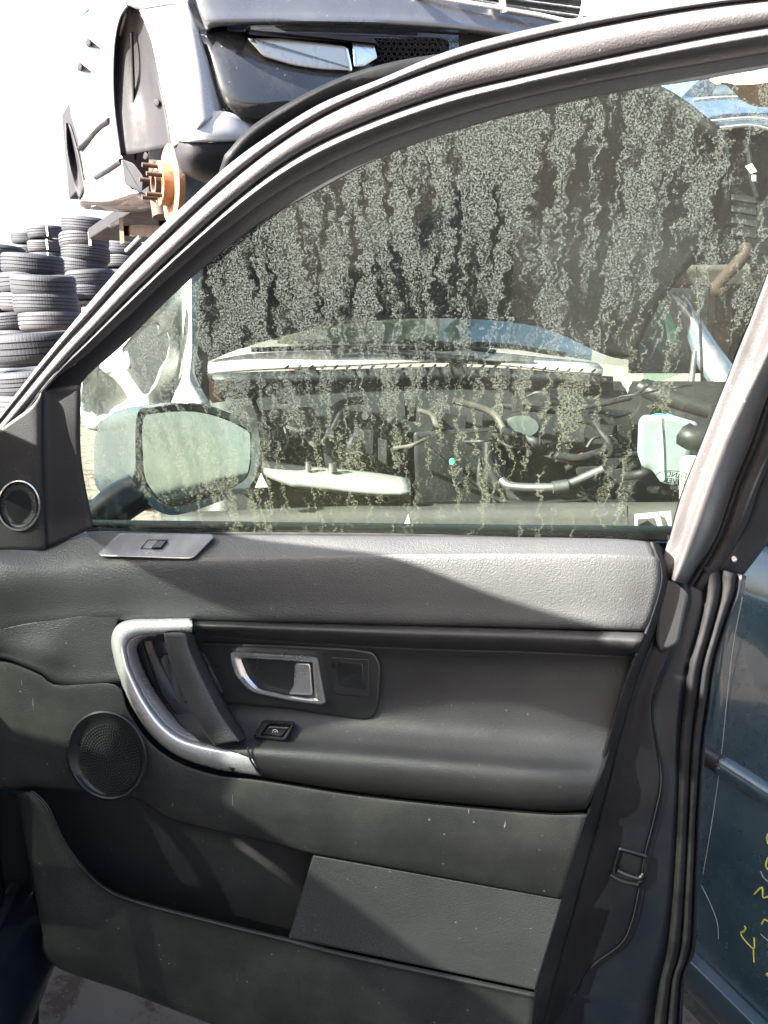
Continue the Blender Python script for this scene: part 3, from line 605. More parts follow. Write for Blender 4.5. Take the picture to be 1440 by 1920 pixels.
quadgrid('bonnet', [[cp(-.15, -.02, 1.0), cp(-.25, .8, 1.08), cp(-.15, 1.7, 1.0)], [cp(-.7, .0, .97), cp(-.8, .8, 1.04), cp(-.7, 1.68, .97)], [cp(-1.25, .12, .85), cp(-1.4, .8, .9), cp(-1.25, 1.58, .85)]], M['teal'], own, solid=.02)
quadgrid('wing', [[cp(-.1, .0, .3), cp(-.08, -.03, .7), cp(-.12, .0, 1.0)], [cp(-.6, .0, .62), cp(-.65, -.05, .8), cp(-.7, .02, .97)], [cp(-1.2, .08, .35), cp(-1.22, .06, .6), cp(-1.25, .14, .85)]], M['teal'], own, solid=.02)

# ================================================================== teal car on the right
TD = nrm((-.385, .923, 0)); TNn = nrm((-.923, -.385, 0))
TP = PL(YP(1.30).pt(1390, 1450), TNn)
tcar = empty('teal_car', TP.pt(1400, 1900) * np.array([1, 1, 0]), 'dark teal car at the right edge with yellow pen marks on its side', 'car')
def tq(along, z, w_=0): return TP.o * np.array([1, 1, 0]) + TD * along + Z * z + TNn * w_
zs = [(.04, -.03), (.18, .0), (.4, .003), (.55, .005), (.75, .006), (.95, -.004), (1.06, -.02), (1.12, -.05)]
quadgrid('side_panel', [[tq(a, z, w_) for a in (-1.2, -.3, .12)] for z, w_ in zs], M['teal'], tcar, solid=.02)
quadgrid('side_panel', [[tq(a, z, w_) for a in ((.128, .16, .2) if z > .9 else (.128, .3, .48))] for z, w_ in zs], M['teal'], tcar, solid=.02)
quadgrid('window_pane', [[tq(a, 1.125, -.055) for a in (-1.1, -.5, .15)], [tq(a, 1.34, -.14) for a in (-1.0, 0, .2)], [tq(a, 1.52, -.23) for a in (-.9, -.2, .0)]], glassmat('dark_glass', (.12, .16, .15)), tcar, solid=0)
quadgrid('roof', [[tq(a, 1.53, -.235) for a in (-1.2, -.4, .0)], [tq(a, 1.6, -.45) for a in (-1.2, -.4, .0)], [tq(a, 1.6, -1.0) for a in (-1.2, -.4, .0)], [tq(a, 1.5, -1.4) for a in (-1.2, -.4, .0)]], M['teal'], tcar, solid=.02)
for a in (-1.15, -.3): tube('window_post', [tq(a, 1.12, -.06), tq(a * .95, 1.34, -.145), tq(a * .8, 1.53, -.24)], .03, M['bodyblack'], tcar)
quadgrid('far_side', [[tq(a, z, -1.6) for a in (-1.2, -.5, 0.19)] for z in (.2, .7, 1.1)], M['teal'], tcar, solid=.02)
ae = (TP.pt(1340, 1418) - TP.o) @ TD
zt = TP.pt(1390, 1448)[2]; zb = TP.pt(1372, 1855)[2]
mld = quadgrid('rub_strip', [[tq(a, zt + dz, w_) for a in (-1.1, -.3, ae - .06, ae - .03)] for dz, w_ in ((-.030, .004), (-.026, .014), (-.006, .022), (.010, .018), (.018, .004))], M['teal'], tcar, solid=.006)
quadgrid('rub_strip', [[tq(a, zt + dz, w_) for a in (ae - .025, ae, ae + .03)] for dz, w_ in ((-.030, .003), (-.026, .013), (-.006, .020), (.010, .016), (.018, .003))], M['bodyblack'], tcar, solid=.006)
quadgrid('sill_moulding', [[tq(a, zb + dz, w_) for a in (-1.1, -.2, 0.19)] for dz, w_ in ((-.10, .0), (-.09, .012), (-.04, .028), (.0, .030), (.006, .024), (.010, .002))], M['teal'], tcar, solid=.006)
for k in range(4): tube('sill_rib', [tq(a, zb - .115 - .03 * k, -.02 - .012 * k) for a in (-1.0, -.5, 0.19)], .006, M['bodyblack'], tcar)
pen = surf('yellow_pen', (.42, .42, .08), .5, var=.3)
pale = surf('scratch_pale', (.35, .36, .36), .7)
def pensc(x, y): return 1280 + x / 4.57, 1500 + y / 4.571
strokes = [[(612, 808), (680, 750), (688, 835), (731, 828)], [(731, 490), (712, 560), (731, 598)], [(731, 1040), (700, 1025), (678, 1062)], [(528, 1080), (540, 1100), (520, 1130), (500, 1135), (515, 1180), (607, 1275), (612, 1180)], [(607, 1275), (610, 1388)],
           [(731, 290), (722, 330), (731, 375)], [(731, 1485), (716, 1497), (731, 1505)], [(668, 610), (690, 660), (731, 700)], [(668, 1150), (731, 1205)]]
for i, s_ in enumerate(strokes):
    P = [TP.pt(*pensc(*p), .0065) for p in s_]
    tube('pen_mark', P, [.0013, .0019, .0012, .0017] if i < 7 else .0007, pen if i < 7 else pale, tcar, seg=6, k=4)
for s_ in ([(1392, 1120), (1372, 1230), (1352, 1420), (1335, 1540), (1318, 1640)], [(1315, 1660), (1330, 1690), (1345, 1730), (1347, 1760)], [(1303, 1810), (1312, 1845), (1330, 1876)]):
    tube('scuff_line', [TP.pt(*p, .0065) for p in s_], .0006, pale, tcar, seg=5, k=4)

# ================================================================== tyres
def tyre_mesh(ro, wd, seed):
    rng = random.Random(seed); h = wd / 2
    prof = [(.62 * ro, -.75 * h), (.66 * ro, -.92 * h), (.80 * ro, -h), (.92 * ro, -.95 * h), (.965 * ro, -.82 * h), (.99 * ro, -.68 * h)]
    zg = [-.42, 0, .42] if seed % 2 else [-.5, -.16, .18, .5]
    z = -.68
    for gz in zg:
        for dz, dr in ((-.055, 0), (-.045, -.028), (.045, -.028), (.055, 0)):
            prof.append(((1 + .004 * (1 - gz * gz) + dr) * ro, (gz + dz) * h))
    prof += [(.99 * ro, .68 * h), (.965 * ro, .82 * h), (.92 * ro, .95 * h), (.80 * ro, h), (.66 * ro, .92 * h), (.62 * ro, .75 * h), (.64 * ro, .5 * h), (.9 * ro, .4 * h), (.9 * ro, -.4 * h), (.64 * ro, -.5 * h)]
    n = 40; m_ = len(prof); V, Fc = [], []
    sq = rng.uniform(0, .018)
    for i in range(n):
        a = 2 * math.pi * i / n; k = 1 + sq * math.cos(2 * a)
        for r_, zz in prof: V.append((r_ * k * math.cos(a), r_ * k * math.sin(a), zz))
    for i in range(n):
        q = (i + 1) % n
        for j in range(m_): p = (j + 1) % m_; Fc.append((i * m_ + j, q * m_ + j, q * m_ + p, i * m_ + p))
    me = bpy.data.meshes.new('tyre'); me.from_pydata(V, [], Fc); me.update()
    for p in me.polygons: p.use_smooth = True
    me.set_sharp_from_angle(angle=R(35)); return me
def tyremat(name, col):
    m, nt, out = newmat(name); L = nt.links; b = nt.nodes.new('ShaderNodeBsdfPrincipled'); L.new(b.outputs[0], out.inputs[0])
    tc = nt.nodes.new('ShaderNodeTexCoord').outputs['Object']
    c = mixc(nt, noise(nt, 5, 5, .65, tc), tuple(x * .75 for x in col), tuple(x * 1.35 for x in col))
    L.new(c, b.inputs['Base Color']); b.inputs['Roughness'].default_value = .75
    gr = nt.nodes.new('ShaderNodeTexGradient'); gr.gradient_type = 'RADIAL'; L.new(tc, gr.inputs[0])
    s_ = mth(nt, 'SINE', mth(nt, 'MULTIPLY', gr.outputs[0], 480)); bp = nd(nt, 'ShaderNodeBump', Strength=.3, Distance=.005)
    L.new(sstep(nt, s_, -.75, -.35), bp.inputs['Height']); L.new(bp.outputs[0], b.inputs['Normal']); return m
tm = [tyremat('tyre_rubber', (.015, .0165, .024)), tyremat('tyre_rubber_dusty', (.026, .0255, .031)), tyremat('tyre_rubber_dark', (.010, .0115, .018))]
tmesh = []
for i in range(6):
    me = tyre_mesh(.315, (.205, .195, .215)[i % 3], i); me.materials.append(tm[i % 3]); tmesh.append(me)
# columns: (distance, [(px, py) of the tyres one can see, top first], words, extra tyres below)
cols = [(10.7, [(163, 424), (158, 452), (161, 477), (156, 500)], 'in the tall sunlit stack beside the rusty hub', 5),
        (14.0, [(88, 437), (88, 462), (90, 486)], 'in the back stack with white chalk lines', 6),
        (14.6, [(56, 447), (54, 472)], 'at the far left edge of the chalk-marked back stack', 6),
        (8.5, [(62, 497), (56, 528)], 'crowning the leaning stack at the left', 1),
        (8.1, [(82, 535), (87, 570), (97, 603)], 'in the wide middle stack at the left', 0),
        (9.6, [(-2, 482), (-4, 510), (0, 540), (6, 570), (28, 604)], 'at the left edge in the dark stack', 4),
        (5.9, [(62, 651)], 'large and near, in front of the other stacks', 0),
        (6.5, [(62, 714)], 'in the stack under the large near one', 4),
        (10.6, [(170, 522), (169, 548), (170, 576)], 'in the stack against the window frame', 6),
        (12.5, [(228, 440), (232, 466), (228, 492), (226, 518)], 'in the shaded stack behind the axle', 5)]
ORD = ['top', 'second', 'third', 'fourth', 'fifth', 'sixth', 'seventh', 'eighth', 'ninth', 'tenth', 'eleventh', 'twelfth']
ti = 0
chalk = surf('chalk', (.8, .8, .8), .8)
for dist, spots, words, below in cols:
    pts = [YP(dist).pt(*p) for p in spots]
    nvis = len(pts)
    for k in range(below):
        q = pts[-1].copy(); q[2] -= .212; q[0] += random.uniform(-.03, .03)
        if q[2] < .1: break
        pts.append(q)
    for k, p in enumerate(pts):
        o = bpy.data.objects.new('tyre', tmesh[ti % 6]); COL.objects.link(o); WLOC[o] = p; o.location = p
        sc_ = 1.0 if dist < 13 else 1.0
        o.rotation_euler = (random.uniform(-.07, .07), random.uniform(-.09, .09), random.uniform(0, 6)); ti += 1
        lab = '%s tyre %s' % (ORD[k], words)
        if nvis == 1 and dist < 6: lab = 'large near tyre in front of the other stacks'
        tag(o, lab, 'tyre', 'stacked used tyres')
        if k < nvis and dist in (14.0, 10.7) and k < 3 and not (dist == 10.7 and k != 1):
            ang = .45 if dist == 14.0 else .62
            base = p; rr = .322
            dirv = nrm([math.sin(ang) * .9, -math.cos(ang), 0])
            V = [base + dirv * rr + Z * z_ + np.array([dx, 0, 0]) for z_ in (-.085, .085) for dx in (-.014, .014)]
            q = mk('chalk_line', [V[0], V[1], V[3], V[2]], [(0, 1, 2, 3)], chalk, None, 0, .003, True)
            mw = q.location.copy(); q.parent = o; bpy.context.view_layer.update(); q.matrix_parent_inverse = o.matrix_world.inverted()

# ================================================================== silver car stacked above, front towards us
SL_ = np.array([-.5, .866, 0]); SW = np.array([.866, .5, 0])                # rearwards, across to its left
SC = np.array([-.90, 3.05, 0])
SP = PL(SC, -SW); FP = PL(SC - SL_ * .55, -SL_)
stk = empty('stacked_car', SC + SL_ * 1.6 + SW * .8 + Z * 1.7, 'silver car without wheels stacked overhead, rusty front hub hanging out', 'car')
M['silver'] = surf('silver_paint', (.25, .25, .26), .3, metal=.1, coat=.4, var=.06, dust=.2, dustcol=(.4, .39, .37), speck=.3)
M['silvershade'] = surf('silver_paint_shaded', (.12, .125, .14), .32, metal=.4, coat=.7, var=.08, dust=.25, dustcol=(.2, .19, .18), speck=.6, specks=50, scr=.9)  # same silver paint, colour darkened for the shaded front; scratches are wear
M['glossblk'] = surf('scratched_gloss_black', (.02, .021, .024), .1, coat=.6, var=.1, dust=.1, speck=1, specks=45, scr=1)
M['liner'] = surf('liner_plastic', (.011, .011, .014), .7, grain=.3, gs=200, spec=.3, dust=.25, dustcol=(.024, .022, .022))
M['rust'] = surf('rust', (.24, .125, .06), .75, grain=.4, gs=150, var=.35, vs_=30, rust=((.16, .06, .03), 25, .52))
M['alu'] = surf('dull_alloy', (.11, .115, .115), .4, metal=.8, var=.2, dust=.3)
M['rustdk'] = surf('rusty_steel', (.04, .025, .018), .8, grain=.4, gs=120, var=.3, rust=((.08, .035, .018), 18, .55))
def sp(px, py, w_=0): return SP.pt(px, py, w_)
def fp(px, py, w_=0): return FP.pt(px, py, w_)
# side behind the front arch
quadgrid('body_side', [[sp(238, 8), sp(215, -20), sp(196, -50)], [sp(214, 110), sp(186, 70), sp(160, 40), ], [sp(214, 190), sp(176, 150), sp(136, 132)], [sp(219, 240, .01), sp(178, 215, .01), sp(131, 200, .01)], [sp(228, 300, .01), sp(190, 285, .01), sp(146, 262)], [sp(236, 346, .0), sp(196, 340), sp(158, 335)], [sp(262, 372, -.05), sp(205, 378, -.05), sp(152, 378, -.05)]], M['silver'], stk, solid=.01)
quadgrid('sill', [[sp(228, 300, .012), sp(190, 318, .012), sp(158, 338, .012)], [sp(240, 350, .01), sp(196, 355, .01), sp(152, 362, .01)], [sp(268, 366, -.02), sp(205, 382, -.02), sp(146, 380, -.02)], [sp(300, 392, -.25), sp(240, 398, -.25), sp(160, 392, -.25)]], M['silver'], stk, solid=.01)
quadgrid('upper_side', [[sp(300, -10, -.02), sp(215, -20), sp(150, 30)], [sp(300, -120, -.02), sp(210, -130, -.02), sp(150, -60)], [sp(320, -300, -.12), sp(200, -300, -.12), sp(150, -200, -.1)]], M['silver'], stk, solid=.01)
for a in ([(205, 226), (186, 240), (160, 268), (148, 279)], [(228, 302), (205, 318), (180, 333)]): tube('side_trim', [sp(*p, .012) for p in a], .012, M['liner'], stk, seg=6)
for (x, y) in ((165, 80), (149, 125)):
    rings('mounting_stub', [(ell(x, y, 5, 8, 12), .0), (ell(x, y, 5, 8, 12), .04), (ell(x, y, 3, 5, 12), .05)], M['liner'], stk, SP)
quadgrid('rear_wheel_arch', [[sp(124, 230, .03), sp(128, 290, .035), sp(138, 340, .035), sp(148, 374, .03)], [sp(128, 232, .02), sp(138, 285, .0), sp(147, 325, .0), sp(153, 362, .02)], [sp(132, 240, .015), sp(146, 290, .012), sp(154, 330, .012), sp(158, 352, .015)]], M['liner'], stk, solid=.01)
# front wheel arch and liner
LA = [(240, 12), (225, 35), (216, 77), (213, 131), (214, 186), (219, 236), (227, 292)]
RA = [(262, 20), (281, 66), (294, 122), (303, 165), (312, 205), (318, 240), (323, 275)]
la, ra = rsmp(LA, 16), rsmp(RA, 16)
def mixrow(t, w_, dx=0): return [sp(*(la[i, :2] * (1 - t) + ra[i, :2] * t) + np.array([dx * math.sin(math.pi * i / 15), 0]), w_ * (.25 + .75 * math.sin(math.pi * min(1, (i + 1) / 12) * .5))) for i in range(16)]
quadgrid('wheel_arch_liner', [[sp(p[0] - 2, p[1], .015) for p in la], [sp(p[0], p[1], .018) for p in la], mixrow(.12, -.008), mixrow(.3, -.03), mixrow(.5, -.06), mixrow(.62, -.075), mixrow(.8, -.085), mixrow(.97, -.08)], M['liner'], stk, nu=15, solid=.006)
tube('liner_seam', [sp(247, 60, -.028), sp(250, 150, -.042), sp(252, 230, -.045), sp(254, 300, -.045)], .006, M['rubber'], stk, seg=6)
for (x, y, w_) in ((293, 192, -.075), (272, 292, -.06)): rings('liner_plug', [(ell(x, y, 5, 7, 12), w_ - .03), (ell(x, y, 5, 7, 12), w_ + .005), (ell(x, y, 3, 4, 12), w_ + .007)], M['rubber'], stk, SP)
plate('mud_flap', [(228, 298), (250, 306), (268, 330), (266, 362), (234, 345)], M['liner'], stk, -.02, .02, r=5, bev=3, pl=SP)
# bulkhead, inner side: keep light out
box('engine_bay_core', SC + SL_ * .9 + SW * 1.0 + Z * 2.35, (SL_, SW, Z), (.55, .62, .38), M['liner'], stk)
box('underbody', SC + SL_ * 2.2 + SW * 1.0 + Z * 2.3, (SL_, SW, Z), (1.4, .6, .04), M['liner'], stk)
plate('bumper_core', [(352, -30), (1100, 0), (1090, 40), (860, 190), (520, 235), (424, 206)], M['black'], stk, -.14, -.05, r=4, bev=2, pl=FP)
box('cabin_mass', SC + SL_ * 2.5 + SW * .88 + Z * 2.85, (SL_, SW, Z), (1.1, .6, .3), M['liner'], stk)
# front wing and bumper corner
WR = [(352, 6), (366, 40), (377, 72), (388, 106), (399, 142), (408, 172), (418, 206)]
wr = rsmp(WR, 16)
rowsW = []
rowsW.append([sp(p[0], p[1], -.02) for p in ra]); rowsW.append([sp(p[0] + 1, p[1], .012) for p in ra])
for t, kk in ((.25, .02), (.5, .01), (.78, -.01)): rowsW.append([ (sp(*((ra[i, :2] * (1 - t) + wr[i, :2] * t)), 0) * (1 - t) + fp(*((ra[i, :2] * (1 - t) + wr[i, :2] * t)), .0) * t) for i in range(16)])
rowsW.append([fp(p[0], p[1], .02) for p in wr])
quadgrid('front_wing', rowsW, M['silver'], stk, nu=15, solid=.008)
quadgrid('wing_crown', [[sp(240, 10, .0), sp(262, 18, .0), sp(300, 12, .01), fp(352, 8, .02)], [sp(232, -40, .0), sp(262, -40, .01), sp(300, -40, .01), fp(350, -40, .02)], [sp(230, -200, -.1), sp(262, -200, -.1), sp(300, -200, -.1), fp(340, -200, -.1)]], M['silver'], stk, solid=.008)
plate('wing_inner', [(336, -60), (420, -60), (440, 200), (350, 206)], M['silver'], stk, -.06, -.02, r=2, bev=2, pl=FP)
quadgrid('bumper_corner', [[sp(312, 207, .0), fp(345, 214, .03), fp(418, 208, .05), fp(470, 228, .03)], [sp(318, 238, .015), fp(350, 243, .05), fp(430, 245, .07), fp(480, 250, .04)], [sp(324, 262, .012), fp(352, 266, .05), fp(430, 265, .07), fp(490, 262, .04)]], M['silver'], stk, solid=.008)
quadgrid('bumper_skirt', [[sp(324, 264, .0), fp(352, 268, .04), fp(430, 267, .06), fp(500, 262, .03)], [sp(330, 296, .0), fp(355, 300, .03), fp(425, 298, .04), fp(500, 290, .02)], [sp(340, 322, -.06), fp(372, 332, -.04), fp(420, 334, -.03), fp(500, 325, -.04)], [sp(352, 330, -.25), fp(385, 343, -.25), fp(430, 345, -.25), fp(520, 340, -.25)]], M['liner'], stk, solid=.008)
# bumper front
quadgrid('bumper', [[fp(352, -30, .02), fp(390, -34, .06), fp(620, -30, .07), fp(830, -10, .06), fp(1100, 30, .02)], [fp(372, 20, .02), fp(400, 16, .06), fp(620, 20, .08), fp(830, 30, .07), fp(1100, 60, .03)], [fp(386, 56, .03), fp(420, 46, .06), fp(620, 44, .08), fp(830, 52, .07), fp(1100, 80, .03)], [fp(388, 60, .0), fp(425, 50, .0), fp(620, 50, .0), fp(830, 60, .0), fp(1100, 86, .0)]], M['silvershade'], stk, nu=20, solid=.01)
quadgrid('bumper_lower', [[fp(368, 58, .0), fp(425, 50, .0), fp(620, 52, -.02), fp(860, 66, -.02)], [fp(388, 122, .0), fp(430, 120, .045), fp(620, 126, .03), fp(860, 120, .0)], [fp(406, 192, .01), fp(452, 190, .065), fp(620, 180, .06), fp(860, 160, .04)], [fp(436, 220, .03), fp(480, 228, .05), fp(620, 228, .03), fp(860, 200, .0)]], M['glossblk'], stk, nu=20, solid=.01)
lens = [(462, 70), (530, 70), (652, 84), (662, 134), (600, 130), (548, 122), (494, 106)]
lamp = plate('fog_lamp', lens, surf('lamp_reflector', (.9, .9, .9), .25, metal=.15, var=.05), stk, .0, .05, r=8, bev=8, pl=FP)  # white base colour stands in for the lamp's bright reflection
plate('lamp_lens', [(p[0], p[1]) for p in lens], glassmat('lens_glass', (.95, .95, .95)), lamp, .055, .06, r=8, bev=5, pl=FP)
plate('lamp_hood', [(455, 56), (700, 70), (712, 86), (655, 80), (470, 66)], M['liner'], stk, .0, .075, r=4, bev=4, pl=FP)
plate('side_reflector', [(660, 74), (698, 70), (708, 108), (682, 124), (664, 126)], surf('reflector_blue', (.5, .6, .72), .15, metal=.5), stk, .0, .06, r=4, bev=5, pl=FP)
for i in range(5):
    for j in range(15):
        x, y = 712 + j * 11 + (i % 2) * 5.5, 72 + i * 9.5 + j * .3
        if y > 118: continue
        rings('grille_cell', [(ell(x, y, 5.6, 5.4, 6), .02), (ell(x, y, 5.6, 5.4, 6), .035), (ell(x, y, 4.2, 4.2, 6), .035), (ell(x, y, 4.2, 4.2, 6), .02)], M['liner'], stk, FP, cap=False)
grl = plate('grille', [(800, -60), (1096, -50), (1092, 20), (1070, 42), (930, 12), (820, -4)], M['black'], stk, .0, .05, r=6, bev=4, pl=FP)
tube('grille_surround', [fp(780, -8, .075), fp(880, 6, .085), fp(1000, 26, .08), fp(1075, 40, .075), fp(1092, 20, .075), fp(1096, -40, .07)], .008, M['chrome'], grl, seg=8)
for i in range(4): tube('grille_slat', [fp(845 + 6 * i, -6 - 16 * i, .06), fp(960, 12 - 14 * i, .065), fp(1086, 30 - 15 * i, .06)], .009, M['gun'], grl, seg=6, flat=.5)
tube('grille_badge_bar', [fp(938, -50, .08), fp(942, 0, .082), fp(945, 24, .08)], .012, M['chrome'], grl, seg=8)
quadgrid('front_panel', [[fp(300, -40, -.05), fp(600, -40, .03), fp(1120, -5, -.05)], [fp(300, -170, -.15), fp(600, -170, -.1), fp(1120, -140, -.15)], [fp(300, -330, -.5), fp(600, -330, -.45), fp(1120, -300, -.5)]], M['silver'], stk, solid=.01)
# rusty hub
hc = sp(313, 345, -.05); AX = -SW
def disc(name, r0, r1, a, b, mat, parent, n=32, c0=hc):
    prof = [(r0, a), (r1, a), (r1, b), (r0, b)]; V, Fc = [], []
    for i in range(n):
        t = 2 * math.pi * i / n
        for r_, h in prof: V.append(c0 + AX * h + r_ * (math.cos(t) * SL_ + math.sin(t) * Z))
    for i in range(n):
        q = (i + 1) % n
        for j in range(4): p = (j + 1) % 4; Fc.append((i * 4 + j, q * 4 + j, q * 4 + p, i * 4 + p))
    return mk(name, V, Fc, mat, parent, 35)
hub = disc('brake_disc', .03, .135, -.03, -.008, M['rust'], stk)
disc('hub_flange', .012, .075, -.01, .03, M['rust'], hub); disc('hub_bore', .028, .042, .02, .05, M['rustdk'], hub)
for i in range(5):
    t = 2 * math.pi * i / 5 + .3; p = hc + .057 * (math.cos(t) * SL_ + math.sin(t) * Z)
    tube('wheel_stud', [p, p + AX * .085], .008, M['rustdk'], hub, seg=8, k=2)
tube('brake_caliper', [hc + SL_ * .12 + Z * .1, hc + SL_ * .15, hc + SL_ * .12 - Z * .1], .03, M['rustdk'], stk, seg=8)
tube('suspension_arm', [hc + AX * -.02 - Z * .1, hc - AX * .2 - Z * .14, hc - AX * .5 - Z * .1], .03, M['rustdk'], stk, seg=8)
# steel rack that carries it
rk_ = empty('storage_rack', SC + SL_ * 1.7 + SW * .8, 'rusty steel rack holding up the silver car', 'rack')
zr = 2.08
for a in (.55, 2.6):
    box('cross_beam', SC + SL_ * a + SW * 1.35 + Z * zr, (SW, SL_, Z), (.6, .05, .05), M['rustdk'], rk_)
    for b in (.85, 1.85): box('upright', SC + SL_ * a + SW * b + Z * (zr - .05) / 2, (SW, SL_, Z), (.04, .04, (zr - .055) / 2), M['rustdk'], rk_)
for b in (1.0, 1.7): box('long_beam', SC + SL_ * 1.6 + SW * b + Z * (zr + .02), (SL_, SW, Z), (1.6, .04, .03), M['rustdk'], rk_)
plate('carrier_bracket', [(228, 424), (262, 421), (312, 424), (304, 446), (232, 442)], M['rustdk'], rk_, -.34, -.25, r=2, bev=2, pl=SP)
plate('bracket_post', [(223, 408), (231, 408), (233, 456), (225, 458)], M['rustdk'], rk_, -.28, -.22, r=2, bev=1, pl=SP)
plate('bracket_post', [(278, 398), (298, 398), (298, 424), (278, 424)], M['liner'], rk_, -.40, -.30, r=2, bev=1, pl=SP)
tube('bracing_rod', [sp(206, 424, -.3), sp(228, 414, -.3)], .012, M['alu'], rk_, seg=6)
tube('bracing_rod', [sp(236, 470, -.1), sp(262, 444, -.12)], .008, M['gun'], rk_, seg=6)

# ================================================================== wreck with raised bonnet, seen through the window
wr_ = empty('bonnet_up_car', (.25, 2.7, 0), 'wrecked car beyond the window with its black bonnet raised over a stripped engine bay', 'car')
M['bonnet'] = surf('bonnet_underside', (.007, .008, .009), .5, grain=.3, gs=60, spec=.2, dust=.25, dustcol=(.014, .0135, .012), var=.3)
M['white'] = surf('white_body', (.36, .36, .345), .4, dust=.5, dustcol=(.22, .20, .16), var=.08)
M['engine'] = surf('engine_dark', (.008, .009, .0095), .5, var=.5, vs_=12, spec=.2, dust=.35, dustcol=(.02, .019, .015), grain=.4, gs=90)
M['brown'] = surf('engine_cover_dusty', (.035, .03, .023), .7, var=.3, dust=.4, dustcol=(.06, .05, .038))
def yp(px, py, Y): return YP(Y).pt(px, py)
# bonnet: from the hinges up to its front edge, coming towards us
quadgrid('bonnet', [
    [yp(352, 694, 2.98), yp(470, 648, 3.02), yp(640, 607, 3.05), yp(840, 597, 3.05), yp(1010, 613, 3.03), yp(1130, 664, 3.0), yp(1184, 676, 2.96)],
    [yp(352, 600, 2.85), yp(470, 560, 2.88), yp(640, 530, 2.9), yp(840, 520, 2.9), yp(1010, 530, 2.9), yp(1150, 570, 2.87), yp(1240, 566, 2.83)],
    [yp(372, 505, 2.72), yp(480, 440, 2.75), yp(640, 400, 2.78), yp(840, 385, 2.78), yp(1020, 390, 2.78), yp(1200, 420, 2.75), yp(1330, 450, 2.7)],
    [yp(400, 395, 2.58), yp(490, 330, 2.60), yp(650, 280, 2.62), yp(850, 262, 2.62), yp(1050, 262, 2.62), yp(1230, 290, 2.6), yp(1362, 325, 2.55)],
    [yp(432, 302, 2.44), yp(500, 232, 2.46), yp(660, 145, 2.48), yp(850, 104, 2.48), yp(1060, 108, 2.48), yp(1230, 168, 2.46), yp(1345, 258, 2.42)]], M['bonnet'], wr_, nu=36, sub=6, solid=.025)
# windscreen, dash cover, scuttle
quadgrid('windscreen', [[yp(420, 668, 3.15), yp(800, 648, 3.25), yp(1190, 690, 3.15)], [yp(470, 600, 3.55), yp(800, 585, 3.65), yp(1130, 610, 3.55)], [yp(560, 500, 4.0), yp(800, 490, 4.1), yp(1060, 505, 4.0)]], M['clear'], wr_, solid=0)
quadgrid('dash_cover', [[yp(520, 640, 3.36), yp(760, 650, 3.42), yp(860, 645, 3.42)], [yp(540, 615, 3.75), yp(740, 585, 3.8), yp(850, 585, 3.8)], [yp(560, 560, 4.0), yp(740, 540, 4.1), yp(850, 540, 4.1)]], surf('cream_cover', (.62, .58, .40), .8, var=.12, vs_=10), wr_, solid=.01)
quadgrid('dash_cover', [[yp(862, 645, 3.42), yp(1000, 655, 3.42), yp(1110, 672, 3.36)], [yp(852, 585, 3.8), yp(1000, 600, 3.8), yp(1110, 650, 3.7)], [yp(852, 540, 4.1), yp(1000, 560, 4.1), yp(1110, 620, 4.0)]], surf('blue_cover', (.30, .45, .55), .5, var=.25, vs_=8), wr_, solid=.01)
quadgrid('scuttle', [[yp(385, 700, 2.92), yp(480, 692, 2.95), yp(650, 684, 2.98), yp(860, 676, 2.98), yp(1130, 700, 2.94)], [yp(392, 682, 2.96), yp(480, 668, 3.0), yp(650, 664, 3.03), yp(860, 668, 3.03), yp(1130, 690, 2.98)], [yp(440, 655, 3.2), yp(500, 650, 3.25), yp(650, 650, 3.3), yp(860, 655, 3.3), yp(1120, 680, 3.2)]], M['white'], wr_, nu=20, solid=.012)
quadgrid('scuttle_seal', [[yp(388, 700, 2.90), yp(650, 692, 2.94), yp(900, 688, 2.94), yp(1150, 706, 2.9)], [yp(392, 716, 2.88), yp(650, 708, 2.92), yp(900, 704, 2.92), yp(1150, 718, 2.88)], [yp(400, 735, 2.92), yp(650, 725, 2.95), yp(900, 722, 2.95), yp(1150, 735, 2.92)]], M['bonnet'], wr_, nu=20, solid=.01)
for k in range(26):
    x = 535 + k * 23; y = 690 - (x - 535) * .006 + max(0, x - 900) * .05
    tube('seal_tooth', [yp(x, y + 1, 2.90), yp(x + 6, y - 4, 2.93)], .0045, M['bonnet'], wr_, seg=5, k=1)
for a in ([(470, 656, 3.02), (640, 652, 3.08), (860, 655, 3.1)], [(720, 660, 3.0), (900, 645, 3.1), (1060, 665, 3.1)], [(560, 640, 3.15), (800, 642, 3.2), (930, 660, 3.15)]):
    tube('wiper', [yp(*p) for p in a], .011, M['engine'], wr_, seg=6)
tube('wiper_linkage', [yp(620, 660, 2.98), yp(690, 655, 2.98), yp(850, 672, 2.98), yp(1000, 678, 2.98)], .016, M['alu'], wr_, seg=6)
# engine bay walls
quadgrid('bulkhead', [[yp(375, 720, 2.95), yp(760, 715, 2.98), yp(1440, 715, 2.95)], [yp(375, 860, 2.85), yp(760, 860, 2.88), yp(1440, 860, 2.85)], [yp(360, 1060, 2.7), yp(760, 1060, 2.7), yp(1460, 1060, 2.7)]], M['engine'], wr_, solid=.02)
quadgrid('slam_panel', [[yp(300, 962, 2.1), yp(760, 946, 2.15), yp(1400, 940, 2.1)], [yp(300, 985, 2.05), yp(760, 975, 2.1), yp(1400, 972, 2.05)], [yp(290, 1100, 2.05), yp(760, 1100, 2.1), yp(1450, 1100, 2.05)]], surf('dusty_panel', (.018, .018, .017), .7, var=.3, dust=.5, dustcol=(.04, .037, .03)), wr_, solid=.02)
plate('engine_cover', [(600, 800), (640, 768), (765, 780), (768, 892), (690, 905), (610, 880)], M['engine'], wr_, -.35, .0, r=14, bev=14, pl=YP(2.5))
